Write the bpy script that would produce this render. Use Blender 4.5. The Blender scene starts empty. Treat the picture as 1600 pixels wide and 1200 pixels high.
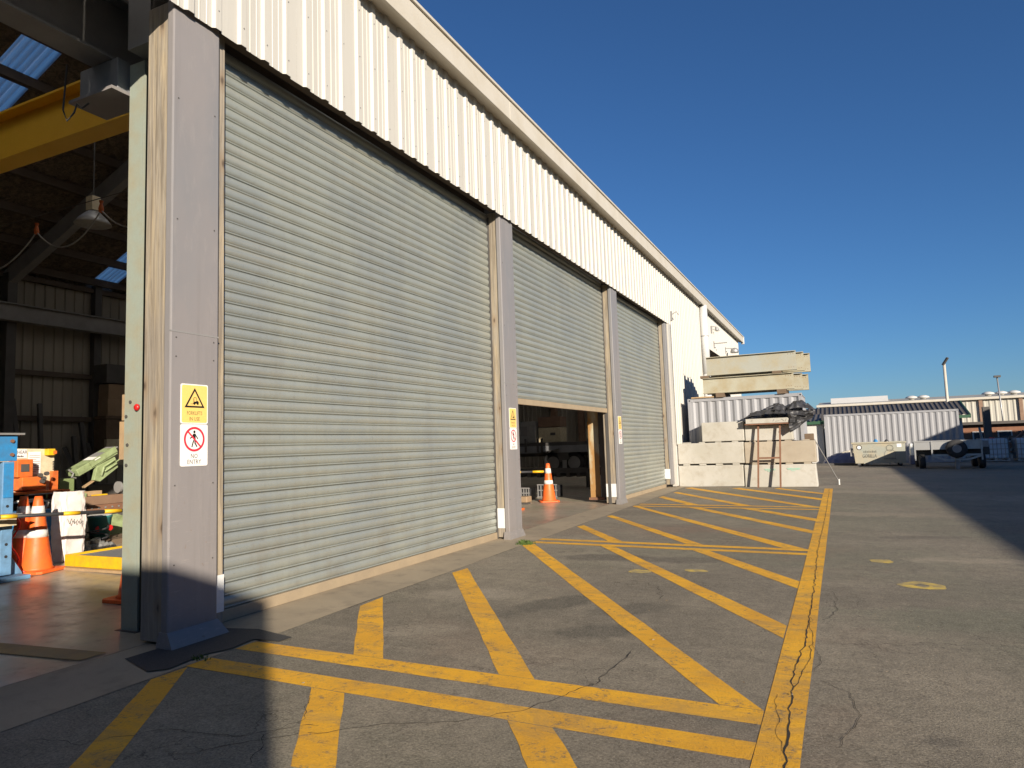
import bpy, bmesh, math, random
from mathutils import Vector, Matrix, noise

random.seed(7)
SC = bpy.context.scene
COL = SC.collection

# ------------------------------------------------------------------ camera
cam = bpy.data.cameras.new('camera')
cam.sensor_width = 36.0
cam.lens = 36.0 * 1079.7 / 1600.0
cam.clip_start = 0.05
cam.clip_end = 2000.0
camo = bpy.data.objects.new('camera', cam)
COL.objects.link(camo)
_y, _p, _r = (math.radians(a) for a in (25.163, 5.151, 1.931))
RM = Matrix.Rotation(_y, 3, 'Z') @ Matrix.Rotation(_p, 3, 'X') @ Matrix.Rotation(_r, 3, 'Y')
_rt, _fw, _up = RM.col[0], RM.col[1], RM.col[2]
camo.matrix_world = Matrix(((_rt[0], _up[0], -_fw[0], 0.0), (_rt[1], _up[1], -_fw[1], 0.0),
                            (_rt[2], _up[2], -_fw[2], 1.5), (0, 0, 0, 1)))
SC.camera = camo

# ------------------------------------------------------------------ sky, sun, exposure
SUN_EL = math.radians(16.63)
SUN_AZ = Vector((0.711, -0.703))          # horizontal direction towards the sun
world = bpy.data.worlds.new('World')
SC.world = world
world.use_nodes = True
wn = world.node_tree
wn.nodes.clear()
wo = wn.nodes.new('ShaderNodeOutputWorld')
wb = wn.nodes.new('ShaderNodeBackground')
ws = wn.nodes.new('ShaderNodeTexSky')
ws.sky_type = 'NISHITA'
ws.sun_disc = False
ws.sun_elevation = SUN_EL
ws.sun_rotation = math.atan2(SUN_AZ.x, SUN_AZ.y)
ws.altitude = 0.0
ws.air_density = 1.0
ws.dust_density = 0.15
ws.ozone_density = 8.0
wb.inputs['Strength'].default_value = 0.064
wn.links.new(ws.outputs[0], wb.inputs['Color'])
wn.links.new(wb.outputs[0], wo.inputs['Surface'])

sl = bpy.data.lights.new('sun', 'SUN')
sl.energy = 5.0
sl.angle = math.radians(0.55)
sl.color = (1.0, 0.885, 0.73)
so = bpy.data.objects.new('sun', sl)
COL.objects.link(so)
_sd = Vector((SUN_AZ.x * math.cos(SUN_EL), SUN_AZ.y * math.cos(SUN_EL), math.sin(SUN_EL)))
so.rotation_euler = _sd.to_track_quat('Z', 'Y').to_euler()
so.location = (20, -20, 15)

vs = SC.view_settings
vs.view_transform = 'Standard'
vs.look = 'None'
vs.gamma = 1.0
vs.exposure = 0.65
vs.use_curve_mapping = False
SC.cycles.use_denoising = True
SC.cycles.max_bounces = 8
SC.cycles.diffuse_bounces = 6
SC.cycles.transparent_max_bounces = 12
SC.cycles.sample_clamp_indirect = 8.0
SC.cycles.caustics_reflective = False
SC.cycles.caustics_refractive = False

# ------------------------------------------------------------------ helpers
def gz(x, y):
    """height of the sloping yard"""
    return 0.0155 - 0.0124 * min(max(x, -12.0), 9.0) + 0.001 * min(max(y, -15.0), 45.0)

def srgb(r, g, b):
    return tuple(((c / 255.0) / 12.92 if c / 255.0 <= 0.04045 else ((c / 255.0 + 0.055) / 1.055) ** 2.4) for c in (r, g, b))

class N:
    """small node-tree writer"""
    def __init__(self, name):
        self.m = bpy.data.materials.new(name)
        self.m.use_nodes = True
        self.t = self.m.node_tree
        self.t.nodes.clear()
        self.out = self.n('ShaderNodeOutputMaterial')
        self.b = self.n('ShaderNodeBsdfPrincipled')
        self.l(self.b.outputs[0], self.out.inputs['Surface'])
        self.pos = self.n('ShaderNodeNewGeometry').outputs['Position']
    def n(self, t, **k):
        x = self.t.nodes.new(t)
        for a, v in k.items():
            setattr(x, a, v)
        return x
    def l(self, a, b):
        self.t.links.new(a, b)
    def map(self, scale, loc=(0, 0, 0), rot=(0, 0, 0)):
        x = self.n('ShaderNodeMapping')
        x.inputs['Scale'].default_value = scale
        x.inputs['Location'].default_value = loc
        x.inputs['Rotation'].default_value = rot
        self.l(self.pos, x.inputs['Vector'])
        return x.outputs[0]
    def noise(self, scale, detail=4, rough=0.55, vec=None, dist=0.0):
        x = self.n('ShaderNodeTexNoise')
        x.inputs['Scale'].default_value = scale
        x.inputs['Detail'].default_value = detail
        x.inputs['Roughness'].default_value = rough
        x.inputs['Distortion'].default_value = dist
        self.l(vec if vec is not None else self.pos, x.inputs['Vector'])
        return x.outputs['Fac']
    def ramp(self, fac, a, b, ca=(0, 0, 0), cb=(1, 1, 1)):
        x = self.n('ShaderNodeValToRGB')
        x.color_ramp.elements[0].position = a
        x.color_ramp.elements[1].position = b
        x.color_ramp.elements[0].color = (*ca, 1)
        x.color_ramp.elements[1].color = (*cb, 1)
        self.l(fac, x.inputs[0])
        return x.outputs[0]
    def mix(self, fac, a, b, mode='MIX'):
        x = self.n('ShaderNodeMix', data_type='RGBA', blend_type=mode)
        for v, s in ((fac, x.inputs[0]), (a, x.inputs[6]), (b, x.inputs[7])):
            if isinstance(v, (int, float)):
                s.default_value = v
            elif isinstance(v, tuple):
                s.default_value = (*v, 1)
            else:
                self.l(v, s)
        return x.outputs[2]
    def math(self, op, a, b=0.0, clamp=False):
        x = self.n('ShaderNodeMath', operation=op, use_clamp=clamp)
        for v, s in ((a, x.inputs[0]), (b, x.inputs[1])):
            if isinstance(v, (int, float)):
                s.default_value = v
            else:
                self.l(v, s)
        return x.outputs[0]
    def color(self, c):
        if isinstance(c, tuple):
            self.b.inputs['Base Color'].default_value = (*c, 1)
        else:
            self.l(c, self.b.inputs['Base Color'])
    def rough(self, r):
        if isinstance(r, (int, float)):
            self.b.inputs['Roughness'].default_value = r
        else:
            self.l(r, self.b.inputs['Roughness'])
    def bump(self, h, strength=0.3, dist=0.01):
        x = self.n('ShaderNodeBump')
        x.inputs['Strength'].default_value = strength
        x.inputs['Distance'].default_value = dist
        self.l(h, x.inputs['Height'])
        self.l(x.outputs[0], self.b.inputs['Normal'])

def worn(name, c, c2=None, scale=3.0, rough=0.6, metal=0.0, amount=0.6, bump=0.15, streak=False, fine=60.0, spec=0.5):
    """painted or bare surface with slow colour drift, fine speckle and a little relief"""
    k = N(name)
    c2 = c2 or tuple(v * 0.72 for v in c)
    v = k.map((1, 1, 0.12)) if streak else None
    f = k.ramp(k.noise(scale, 5, 0.6, v), 0.38, 0.68)
    col = k.mix(k.math('MULTIPLY', f, amount), c, c2)
    sp = k.noise(fine, 3, 0.7)
    col = k.mix(k.math('MULTIPLY', k.ramp(sp, 0.35, 0.75), 0.22), col, tuple(x * 0.6 for x in c))
    k.color(col)
    k.rough(k.math('ADD', k.math('MULTIPLY', f, 0.12), rough - 0.05))
    k.b.inputs['Metallic'].default_value = metal
    k.b.inputs['Specular IOR Level'].default_value = spec
    if bump:
        k.bump(sp, bump, 0.004)
    return k.m

M = {}
# asphalt: aged grey brown, patchy, stained and scuffed
k = N('asphalt')
big = k.noise(0.30, 6, 0.62)
mid = k.noise(1.5, 8, 0.70, dist=0.7)
fine = k.noise(9, 7, 0.8, dist=0.3)
drag = k.noise(0.9, 7, 0.70, k.map((0.26, 1.7, 1), rot=(0, 0, 0.30)), 0.9)
drag2 = k.noise(1.2, 7, 0.72, k.map((1.6, 0.30, 1), rot=(0, 0, -0.25)), 0.9)
grit = k.noise(75, 4, 0.85)
col = k.mix(k.ramp(big, 0.42, 0.58), (0.190, 0.164, 0.121), (0.350, 0.302, 0.220))
col = k.mix(k.math('MULTIPLY', k.ramp(mid, 0.47, 0.62), 0.40), col, (0.155, 0.132, 0.10))
col = k.mix(k.math('MULTIPLY', k.ramp(drag, 0.52, 0.66), 0.5), col, (0.43, 0.37, 0.275))
col = k.mix(k.math('MULTIPLY', k.ramp(drag2, 0.53, 0.66), 0.34), col, (0.125, 0.108, 0.086))
grn = k.noise(0.20, 5, 0.58, k.map((1, 1, 1), loc=(7.3, 2.1, 0)))
col = k.mix(k.math('MULTIPLY', k.ramp(grn, 0.47, 0.58), 0.6), col, (0.175, 0.185, 0.118))
red = k.noise(0.45, 6, 0.65, k.map((1, 1, 1), loc=(13.1, 1.4, 0)))
col = k.mix(k.math('MULTIPLY', k.ramp(red, 0.54, 0.66), 0.4), col, (0.27, 0.17, 0.115))
# oil drips: scattered dark blots
dr = k.n('ShaderNodeTexVoronoi'); dr.inputs['Scale'].default_value = 0.9; dr.inputs['Randomness'].default_value = 1.0
dw = k.n('ShaderNodeVectorMath', operation='ADD'); dn = k.n('ShaderNodeTexNoise'); dn.inputs['Scale'].default_value = 5; dn.inputs['Detail'].default_value = 5
ds = k.n('ShaderNodeVectorMath', operation='SCALE'); ds.inputs['Scale'].default_value = 0.16
k.l(k.pos, dn.inputs['Vector']); k.l(dn.outputs['Color'], ds.inputs[0]); k.l(k.pos, dw.inputs[0]); k.l(ds.outputs[0], dw.inputs[1]); k.l(dw.outputs[0], dr.inputs['Vector'])
col = k.mix(k.math('MULTIPLY', k.ramp(dr.outputs['Distance'], 0.05, 0.12, (1, 1, 1), (0, 0, 0)), 0.6), col, (0.075, 0.064, 0.052))
# larger smears and scrubbed patches, each with its own place and shape
def patch(col, cx, cy, rx, ry, rot, amt, c):
    mp = k.n('ShaderNodeMapping', vector_type='TEXTURE')
    mp.inputs['Location'].default_value = (cx, cy, 0); mp.inputs['Rotation'].default_value = (0, 0, rot); mp.inputs['Scale'].default_value = (rx, ry, 50)
    k.l(k.pos, mp.inputs['Vector'])
    ln = k.n('ShaderNodeVectorMath', operation='LENGTH'); k.l(mp.outputs[0], ln.inputs[0])
    d = k.math('ADD', ln.outputs['Value'], k.math('MULTIPLY', k.math('SUBTRACT', mid, 0.5), 2.2))
    return k.mix(k.math('MULTIPLY', k.ramp(d, 0.55, 1.15, (1, 1, 1), (0, 0, 0)), min(0.95, amt * 1.45)), col, c)
for p_ in ((-2.5, 5.95, 0.75, 0.20, 1.05, 0.62, (0.052, 0.050, 0.038)), (-1.8, 5.25, 0.5, 0.22, 0.5, 0.6, (0.055, 0.053, 0.040)), (-1.72, 6.05, 0.45, 0.25, 1.0, 0.55, (0.058, 0.055, 0.042)), (-2.6, 8.55, 0.9, 0.3, 0.2, 0.6, (0.075, 0.066, 0.054)),
           (-1.7, 8.7, 0.7, 0.22, 0.3, 0.5, (0.08, 0.07, 0.056)), (-2.2, 11.6, 1.2, 0.6, 0.1, 0.45, (0.25, 0.14, 0.09)), (-3.4, 6.1, 0.6, 0.35, 0.3, 0.5, (0.44, 0.38, 0.29)),
           (1.1, 6.6, 1.5, 0.5, 0.2, 0.5, (0.165, 0.18, 0.115)), (1.6, 9.6, 1.3, 0.25, 0.15, 0.55, (0.47, 0.40, 0.29)), (0.3, 14.5, 1.5, 0.5, 0.05, 0.45, (0.42, 0.35, 0.25)),
           (0.1, 3.3, 0.22, 0.18, 0.0, 0.6, (0.07, 0.06, 0.05)), (0.45, 3.15, 0.13, 0.1, 0.0, 0.6, (0.07, 0.06, 0.05)), (0.35, 4.0, 0.16, 0.1, 0.3, 0.55, (0.08, 0.07, 0.055)),
           (-3.2, 4.75, 0.5, 0.25, 0.6, 0.4, (0.42, 0.36, 0.27)), (0.9, 20.0, 2.5, 0.6, 0.0, 0.4, (0.40, 0.34, 0.25)), (1.0, 11.5, 0.9, 0.15, 0.3, 0.5, (0.10, 0.088, 0.07))):
    col = patch(col, *p_)
col = k.mix(k.ramp(fine, 0.38, 0.64), k.mix(0.32, col, (0.07, 0.06, 0.047)), k.mix(0.18, col, (0.50, 0.44, 0.34)))
col = k.mix(k.ramp(grit, 0.36, 0.66), k.mix(0.55, col, (0.045, 0.039, 0.032)), k.mix(0.25, col, (0.55, 0.49, 0.39)))
chip = k.n('ShaderNodeTexVoronoi'); chip.inputs['Scale'].default_value = 34
k.l(k.pos, chip.inputs['Vector'])
col = k.mix(k.math('MULTIPLY', k.ramp(chip.outputs['Distance'], 0.10, 0.17, (1, 1, 1), (0, 0, 0)), 0.5), col, (0.46, 0.41, 0.33))
cz = k.n('ShaderNodeTexVoronoi', feature='DISTANCE_TO_EDGE'); cz.inputs['Scale'].default_value = 1.15
wob = k.n('ShaderNodeVectorMath', operation='ADD')
nz = k.n('ShaderNodeTexNoise'); nz.inputs['Scale'].default_value = 2.6; nz.inputs['Detail'].default_value = 7
k.l(k.pos, nz.inputs['Vector']); k.l(k.pos, wob.inputs[0]); k.l(nz.outputs['Color'], wob.inputs[1]); k.l(wob.outputs[0], cz.inputs['Vector'])
craz = k.math('MULTIPLY', k.ramp(cz.outputs['Distance'], 0.0, 0.007, (1, 1, 1), (0, 0, 0)), k.ramp(k.noise(0.5, 3, 0.5, k.map((1, 1, 1), loc=(1.7, 5.2, 0))), 0.47, 0.56))
col = k.mix(k.math('MULTIPLY', craz, 0.75), col, (0.05, 0.043, 0.035))
k.color(col); k.rough(0.88); k.b.inputs['Specular IOR Level'].default_value = 0.3
k.bump(k.math('ADD', k.math('ADD', grit, k.math('MULTIPLY', fine, 1.3)), k.math('MULTIPLY', mid, 1.2)), 0.7, 0.008)
M['asphalt'] = k.m

k = N('fresh_tar')
g = k.noise(120, 3, 0.8)
k.color(k.mix(k.ramp(g, 0.3, 0.75), (0.022, 0.022, 0.024), (0.07, 0.068, 0.066))); k.rough(0.8)
k.bump(g, 0.6, 0.006)
M['tar'] = k.m

# yellow line paint: flaking and scuffed, the asphalt showing through
k = N('yellow_line_paint')
a = k.noise(6, 7, 0.78, dist=0.5)
b = k.noise(32, 5, 0.8)
c = k.noise(1.1, 5, 0.65)
g = k.noise(75, 4, 0.85)
col = k.mix(k.ramp(c, 0.40, 0.60), (0.88, 0.465, 0.030), (0.74, 0.375, 0.032))
col = k.mix(k.math('MULTIPLY', k.ramp(a, 0.47, 0.60), 0.55), col, (0.60, 0.32, 0.05))
dirt = k.noise(1.9, 7, 0.72, k.map((0.5, 1.5, 1), rot=(0, 0, 0.5)), 0.6)
col = k.mix(k.math('MULTIPLY', k.ramp(dirt, 0.50, 0.62), 0.55), col, (0.42, 0.265, 0.095))
# worn through to the stone where both coarse and fine wear meet
thr = k.math('ADD', k.math('MULTIPLY', a, 0.5), k.math('MULTIPLY', b, 0.5))
col = k.mix(k.math('MULTIPLY', k.ramp(thr, 0.545, 0.60), 0.85), col, (0.21, 0.165, 0.105))
col = k.mix(k.math('MULTIPLY', k.ramp(g, 0.55, 0.68), 0.6), col, (0.30, 0.19, 0.07))
col = k.mix(k.math('MULTIPLY', k.ramp(g, 0.32, 0.42, (1, 1, 1), (0, 0, 0)), 0.35), col, (0.95, 0.58, 0.10))
k.color(col); k.rough(0.75); k.b.inputs['Specular IOR Level'].default_value = 0.3
k.bump(k.math('ADD', g, k.math('MULTIPLY', k.noise(9, 7, 0.8, dist=0.3), 1.3)), 0.65, 0.008)
M['line'] = k.m
k = N('yellow_spray')
d = k.noise(6, 5, 0.7)
k.color(k.mix(k.ramp(d, 0.38, 0.62), (0.66, 0.47, 0.085), (0.30, 0.24, 0.13))); k.rough(0.85)
M['spray'] = k.m
k = N('crack_dirt'); k.color((0.028, 0.024, 0.020)); k.rough(0.95); M['crack'] = k.m

# concrete apron / slab
def concrete(name, c, c2, stain, rough=0.8):
    k = N(name)
    a = k.noise(0.8, 6, 0.65, dist=0.5); b = k.noise(4.5, 5, 0.65); g = k.noise(110, 3, 0.75)
    col = k.mix(k.ramp(a, 0.36, 0.66), c, c2)
    col = k.mix(k.math('MULTIPLY', k.ramp(b, 0.52, 0.72), 0.55), col, stain)
    col = k.mix(k.math('MULTIPLY', k.ramp(g, 0.4, 0.8), 0.3), col, tuple(v * 0.5 for v in c))
    k.color(col); k.rough(k.math('SUBTRACT', rough + 0.05, k.math('MULTIPLY', b, 0.12)))
    k.bump(k.math('ADD', g, b), 0.3, 0.004)
    return k.m
M['apron'] = concrete('apron_concrete', (0.38, 0.31, 0.215), (0.29, 0.24, 0.17), (0.17, 0.14, 0.105))
M['block'] = concrete('block_concrete', (0.49, 0.475, 0.43), (0.41, 0.39, 0.335), (0.31, 0.27, 0.205))
M['block_tan'] = concrete('block_concrete_tan', (0.42, 0.37, 0.29), (0.35, 0.30, 0.23), (0.27, 0.22, 0.16))
# workshop floor: sealed concrete with old green and red paint
k = N('workshop_floor')
a = k.noise(0.6, 5, 0.6); b = k.noise(1.1, 5, 0.65, k.map((1, 1, 1), loc=(4, 8, 0))); s = k.noise(5, 5, 0.7)
col = k.mix(k.ramp(a, 0.4, 0.62), (0.42, 0.36, 0.275), (0.33, 0.285, 0.22))
col = k.mix(k.math('MULTIPLY', k.ramp(b, 0.50, 0.66), 0.55), col, (0.24, 0.28, 0.185))
r_ = k.noise(0.9, 5, 0.6, k.map((1, 1, 1), loc=(21, 3, 0)))
col = k.mix(k.math('MULTIPLY', k.ramp(r_, 0.52, 0.66), 0.5), col, (0.36, 0.19, 0.13))
col = k.mix(k.math('MULTIPLY', k.ramp(s, 0.54, 0.72), 0.5), col, (0.13, 0.11, 0.09))
k.color(col); k.rough(k.math('ADD', k.math('MULTIPLY', s, 0.4), 0.16)); k.bump(s, 0.25, 0.006)
M['floor'] = k.m

# cream profiled steel
k = N('cream_cladding')
st = k.noise(2.4, 5, 0.6, k.map((1, 1.0, 0.07)))
fn = k.noise(14, 4, 0.7, k.map((1, 1.0, 0.05)))
col = k.mix(k.math('MULTIPLY', k.ramp(st, 0.45, 0.72), 0.45), (0.505, 0.487, 0.44), (0.42, 0.40, 0.355))
col = k.mix(k.math('MULTIPLY', k.ramp(fn, 0.55, 0.80), 0.4), col, (0.33, 0.31, 0.27))
k.color(col); k.rough(0.5); M['cream'] = k.m
M['cream_far'] = worn('far_cream_paint', (0.44, 0.42, 0.36), (0.38, 0.36, 0.31), 0.5, 0.6, streak=True)
M['fascia'] = worn('fascia_timber_paint', (0.55, 0.515, 0.445), (0.46, 0.415, 0.33), 1.6, 0.6, amount=0.7, bump=0.2)
M['white'] = worn('white_paint', (0.58, 0.57, 0.55), (0.50, 0.49, 0.46), 1.5, 0.55)
M['pvc'] = worn('white_pipe', (0.60, 0.60, 0.59), (0.55, 0.55, 0.53), 2.0, 0.4, amount=0.3, bump=0.0)
M['plate'] = worn('white_plate', (0.72, 0.74, 0.74), (0.62, 0.63, 0.62), 6, 0.5)
# roller shutter steel, grey green
k = N('shutter_steel')
a = k.noise(0.8, 6, 0.65); b = k.noise(5.5, 5, 0.7, k.map((1, 0.10, 4)))
col = k.mix(k.ramp(a, 0.42, 0.58), (0.355, 0.378, 0.340), (0.31, 0.335, 0.318))
col = k.mix(k.math('MULTIPLY', k.ramp(b, 0.50, 0.66), 0.4), col, (0.43, 0.405, 0.325))
run = k.noise(3.4, 6, 0.7, k.map((1, 1, 0.05)))
col = k.mix(k.math('MULTIPLY', k.ramp(run, 0.52, 0.68), 0.22), col, (0.25, 0.245, 0.215))
sx_ = k.n('ShaderNodeSeparateXYZ'); k.l(k.pos, sx_.inputs[0])
low = k.ramp(k.math('DIVIDE', sx_.outputs['Z'], 3.0, True), 0.0, 0.8, (1, 1, 1), (0, 0, 0))
hand = k.noise(2.2, 6, 0.72)
col = k.mix(k.math('MULTIPLY', k.math('MULTIPLY', k.ramp(hand, 0.52, 0.62), low), 0.35), col, (0.25, 0.225, 0.18))
col = k.mix(k.math('MULTIPLY', k.ramp(k.noise(26, 5, 0.75), 0.60, 0.72), 0.45), col, (0.14, 0.13, 0.11))
k.color(col); k.rough(k.math('ADD', 0.30, k.math('MULTIPLY', hand, 0.22))); k.b.inputs['Metallic'].default_value = 0.35
k.bump(k.noise(1.4, 4, 0.55, k.map((1, 1, 1.6))), 0.45, 0.035)
M['slat'] = k.m
M['bar'] = worn('shutter_bottom_bar', (0.36, 0.285, 0.19), (0.27, 0.215, 0.15), 3.5, 0.6)
M['lintel'] = worn('lintel_steel', (0.10, 0.075, 0.055), None, 2, 0.7)
# grey purple painted flashing
k = N('grey_flashing')
a = k.noise(0.9, 5, 0.6, k.map((1, 1, 0.35)))
col = k.mix(k.ramp(a, 0.42, 0.58), (0.205, 0.204, 0.211), (0.238, 0.222, 0.220))
sc_ = k.noise(13, 5, 0.75, k.map((1, 1, 0.25)))
col = k.mix(k.math('MULTIPLY', k.ramp(sc_, 0.54, 0.68), 0.35), col, (0.29, 0.268, 0.255))
sx_ = k.n('ShaderNodeSeparateXYZ'); k.l(k.pos, sx_.inputs[0])
low = k.ramp(k.math('DIVIDE', sx_.outputs['Z'], 2.0, True), 0.05, 0.85, (1, 1, 1), (0, 0, 0))
scr = k.noise(30, 5, 0.75, k.map((1, 0.16, 1.6), rot=(0.25, 0, 0)))
col = k.mix(k.math('MULTIPLY', k.math('MULTIPLY', k.ramp(scr, 0.60, 0.66), low), 0.8), col, (0.36, 0.33, 0.31))
chp = k.noise(24, 4, 0.7)
col = k.mix(k.math('MULTIPLY', k.math('MULTIPLY', k.ramp(chp, 0.66, 0.69), low), 0.9), col, (0.20, 0.12, 0.075))
mud = k.ramp(k.math('ADD', sx_.outputs['Z'], k.math('MULTIPLY', k.noise(7, 5, 0.7), 0.35)), 0.18, 0.52, (1, 1, 1), (0, 0, 0))
col = k.mix(k.math('MULTIPLY', mud, 0.45), col, (0.16, 0.14, 0.115))
col = k.mix(k.math('MULTIPLY', k.ramp(k.noise(3.0, 6, 0.7, k.map((1, 1, 0.06))), 0.53, 0.66), 0.35), col, (0.16, 0.15, 0.145))
k.color(col); k.rough(0.5); k.bump(k.noise(2.2, 3, 0.5), 0.25, 0.03); M['flash'] = k.m
# weathered pine
k = N('weathered_timber')
g = k.noise(16, 7, 0.72, k.map((2.2, 2.2, 0.07)), 0.5)
g2 = k.noise(5, 5, 0.65, k.map((2.0, 2.0, 0.10)), 1.6)
kn = k.n('ShaderNodeTexVoronoi', voronoi_dimensions='2D'); kn.inputs['Scale'].default_value = 2.7
sx_ = k.n('ShaderNodeSeparateXYZ'); k.l(k.pos, sx_.inputs[0])
cx_ = k.n('ShaderNodeCombineXYZ'); k.l(k.math('ADD', k.math('MULTIPLY', sx_.outputs['X'], 1.2), sx_.outputs['Y']), cx_.inputs['X']); k.l(k.math('MULTIPLY', sx_.outputs['Z'], 0.55), cx_.inputs['Y'])
k.l(cx_.outputs[0], kn.inputs['Vector'])
col = k.mix(k.ramp(g2, 0.40, 0.60), (0.41, 0.335, 0.225), (0.30, 0.265, 0.215))
col = k.mix(k.math('MULTIPLY', k.ramp(g, 0.44, 0.60), 0.8), col, (0.155, 0.125, 0.09))
col = k.mix(k.math('MULTIPLY', k.ramp(k.noise(0.5, 4, 0.6), 0.45, 0.58), 0.5), col, (0.25, 0.225, 0.20))
halo = k.ramp(kn.outputs['Distance'], 0.08, 0.20, (1, 1, 1), (0, 0, 0))
col = k.mix(k.math('MULTIPLY', halo, 0.45), col, (0.24, 0.16, 0.09))
kd = k.math('ADD', kn.outputs['Distance'], k.math('MULTIPLY', k.math('SUBTRACT', g2, 0.5), 0.22))
col = k.mix(k.math('MULTIPLY', k.ramp(kd, 0.02, 0.075, (1, 1, 1), (0, 0, 0)), 0.85), col, (0.075, 0.052, 0.036))
k.color(col); k.rough(0.82); k.bump(k.math('ADD', g, g2), 0.6, 0.008)
M['timber'] = k.m
M['wood'] = worn('rough_wood', (0.42, 0.29, 0.16), (0.28, 0.19, 0.11), 8, 0.8, bump=0.3)
M['darkwood'] = worn('dark_wood', (0.16, 0.11, 0.07), None, 8, 0.8)
M['sage'] = worn('sage_steel', (0.30, 0.34, 0.29), (0.32, 0.28, 0.18), 4, 0.55, amount=0.75)
k = N('rusty_sage_steel')
a = k.noise(3, 5, 0.65, k.map((1, 1, 0.35)))
k.color(k.mix(k.ramp(a, 0.42, 0.60), (0.46, 0.44, 0.32), (0.36, 0.20, 0.07))); k.rough(0.7)
M['sage_rust'] = k.m
M['dsteel'] = worn('dark_steel', (0.085, 0.08, 0.075), None, 3, 0.6)
M['gsteel'] = worn('grey_steel', (0.27, 0.265, 0.26), None, 3, 0.6)
M['galv'] = worn('galvanised_steel', (0.42, 0.42, 0.41), (0.30, 0.30, 0.29), 6, 0.45, 0.5)
M['crane'] = worn('crane_yellow', (0.92, 0.54, 0.035), (0.82, 0.46, 0.03), 1.5, 0.5)
M['yellow'] = worn('safety_yellow', (0.78, 0.47, 0.012), (0.50, 0.29, 0.03), 9, 0.5, amount=0.6)
M['amber'] = worn('amber_plastic', (0.75, 0.33, 0.03), None, 3, 0.4)
M['orange'] = worn('cone_orange', (0.86, 0.155, 0.025), (0.55, 0.10, 0.03), 11, 0.5, amount=0.6, bump=0.1)
M['band'] = worn('reflective_band', (0.78, 0.78, 0.76), (0.62, 0.62, 0.60), 8, 0.35)
M['black'] = worn('black_paint', (0.035, 0.036, 0.04), None, 4, 0.5)
M['rubber'] = worn('tyre_rubber', (0.028, 0.028, 0.03), None, 8, 0.75)
M['blue'] = worn('press_blue', (0.035, 0.25, 0.56), (0.06, 0.16, 0.30), 9, 0.45, amount=0.7, bump=0.3)
M['blue_pale'] = worn('press_blue_chalky', (0.15, 0.31, 0.52), (0.10, 0.19, 0.30), 9, 0.55, amount=0.8, bump=0.3)
M['machine_orange'] = worn('machine_orange', (0.74, 0.17, 0.03), (0.36, 0.09, 0.03), 10, 0.5, amount=0.75, bump=0.3)
M['machine_cream'] = worn('machine_cream', (0.66, 0.58, 0.40), (0.45, 0.36, 0.22), 8, 0.55, amount=0.75, bump=0.3)
M['paper'] = worn('paper', (0.80, 0.79, 0.78), (0.72, 0.71, 0.72), 12, 0.7, bump=0.0)
M['saw_green'] = worn('saw_green', (0.33, 0.41, 0.21), (0.16, 0.19, 0.09), 9, 0.5, amount=0.8, bump=0.3)
M['saw_dark'] = worn('saw_dark_green', (0.20, 0.26, 0.11), None, 4, 0.5)
M['rust'] = worn('rusted_steel', (0.22, 0.11, 0.065), (0.13, 0.065, 0.04), 5, 0.8, bump=0.3)
M['brown'] = worn('brown_steel', (0.25, 0.155, 0.10), (0.17, 0.10, 0.07), 4, 0.65)
M['teal'] = worn('teal_plastic', (0.045, 0.22, 0.22), (0.035, 0.17, 0.18), 4, 0.4)
M['red'] = worn('red_plastic', (0.60, 0.02, 0.02), None, 4, 0.35)
M['greytop'] = worn('deck_grey', (0.25, 0.255, 0.27), None, 3, 0.6)
M['interior_wall'] = worn('wall_liner', (0.33, 0.30, 0.245), (0.25, 0.225, 0.18), 1.2, 0.7, streak=True)
k = N('crinkled_roof_foil')
a = k.noise(9, 5, 0.7, dist=1.0)
k.color(k.mix(k.ramp(a, 0.40, 0.66), (0.075, 0.058, 0.042), (0.24, 0.185, 0.13))); k.rough(0.55)
k.bump(a, 1.0, 0.05); M['foil'] = k.m
# translucent roof sheet
k = N('translucent_roof_sheet')
k.t.nodes.remove(k.b)
tr = k.n('ShaderNodeBsdfTransparent'); tl = k.n('ShaderNodeBsdfTranslucent'); mx = k.n('ShaderNodeMixShader')
dirt = k.ramp(k.noise(3.5, 6, 0.7, k.map((0.4, 1, 1))), 0.45, 0.68)
k.l(k.mix(dirt, (0.92, 0.95, 0.93), (0.60, 0.64, 0.62)), tr.inputs[0])
tl.inputs[0].default_value = (0.93, 0.93, 0.88, 1)
mx.inputs[0].default_value = 0.9
k.l(tr.outputs[0], mx.inputs[1]); k.l(tl.outputs[0], mx.inputs[2]); k.l(mx.outputs[0], k.out.inputs['Surface'])
M['skylight'] = k.m
k = N('added_fill_light_sheet')
k.t.nodes.remove(k.b)
tl = k.n('ShaderNodeBsdfTranslucent'); tl.inputs[0].default_value = (0.9, 0.9, 0.88, 1)
k.l(tl.outputs[0], k.out.inputs['Surface'])
M['frosted_fill'] = k.m  # only for the front slope strips added to brighten the interior
M['cont'] = worn('container_grey', (0.31, 0.315, 0.335), (0.25, 0.25, 0.26), 1.6, 0.55, amount=0.6, streak=True)
M['girder'] = worn('girder_primer', (0.39, 0.375, 0.29), (0.33, 0.27, 0.16), 2.6, 0.65, amount=0.85)
M['girder_grey'] = worn('girder_primer_grey', (0.345, 0.35, 0.305), (0.35, 0.30, 0.19), 2.4, 0.65, amount=0.8)
M['tarp_black'] = worn('black_tarpaulin', (0.040, 0.040, 0.043), (0.07, 0.07, 0.075), 6, 0.45)
M['tarp_blue'] = worn('blue_tarpaulin', (0.14, 0.15, 0.24), (0.09, 0.10, 0.17), 5, 0.5)
M['tarp_pale'] = worn('pale_sheeting', (0.66, 0.61, 0.48), None, 5, 0.6)
M['green'] = worn('green_gutter', (0.03, 0.095, 0.05), None, 3, 0.5)
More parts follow.
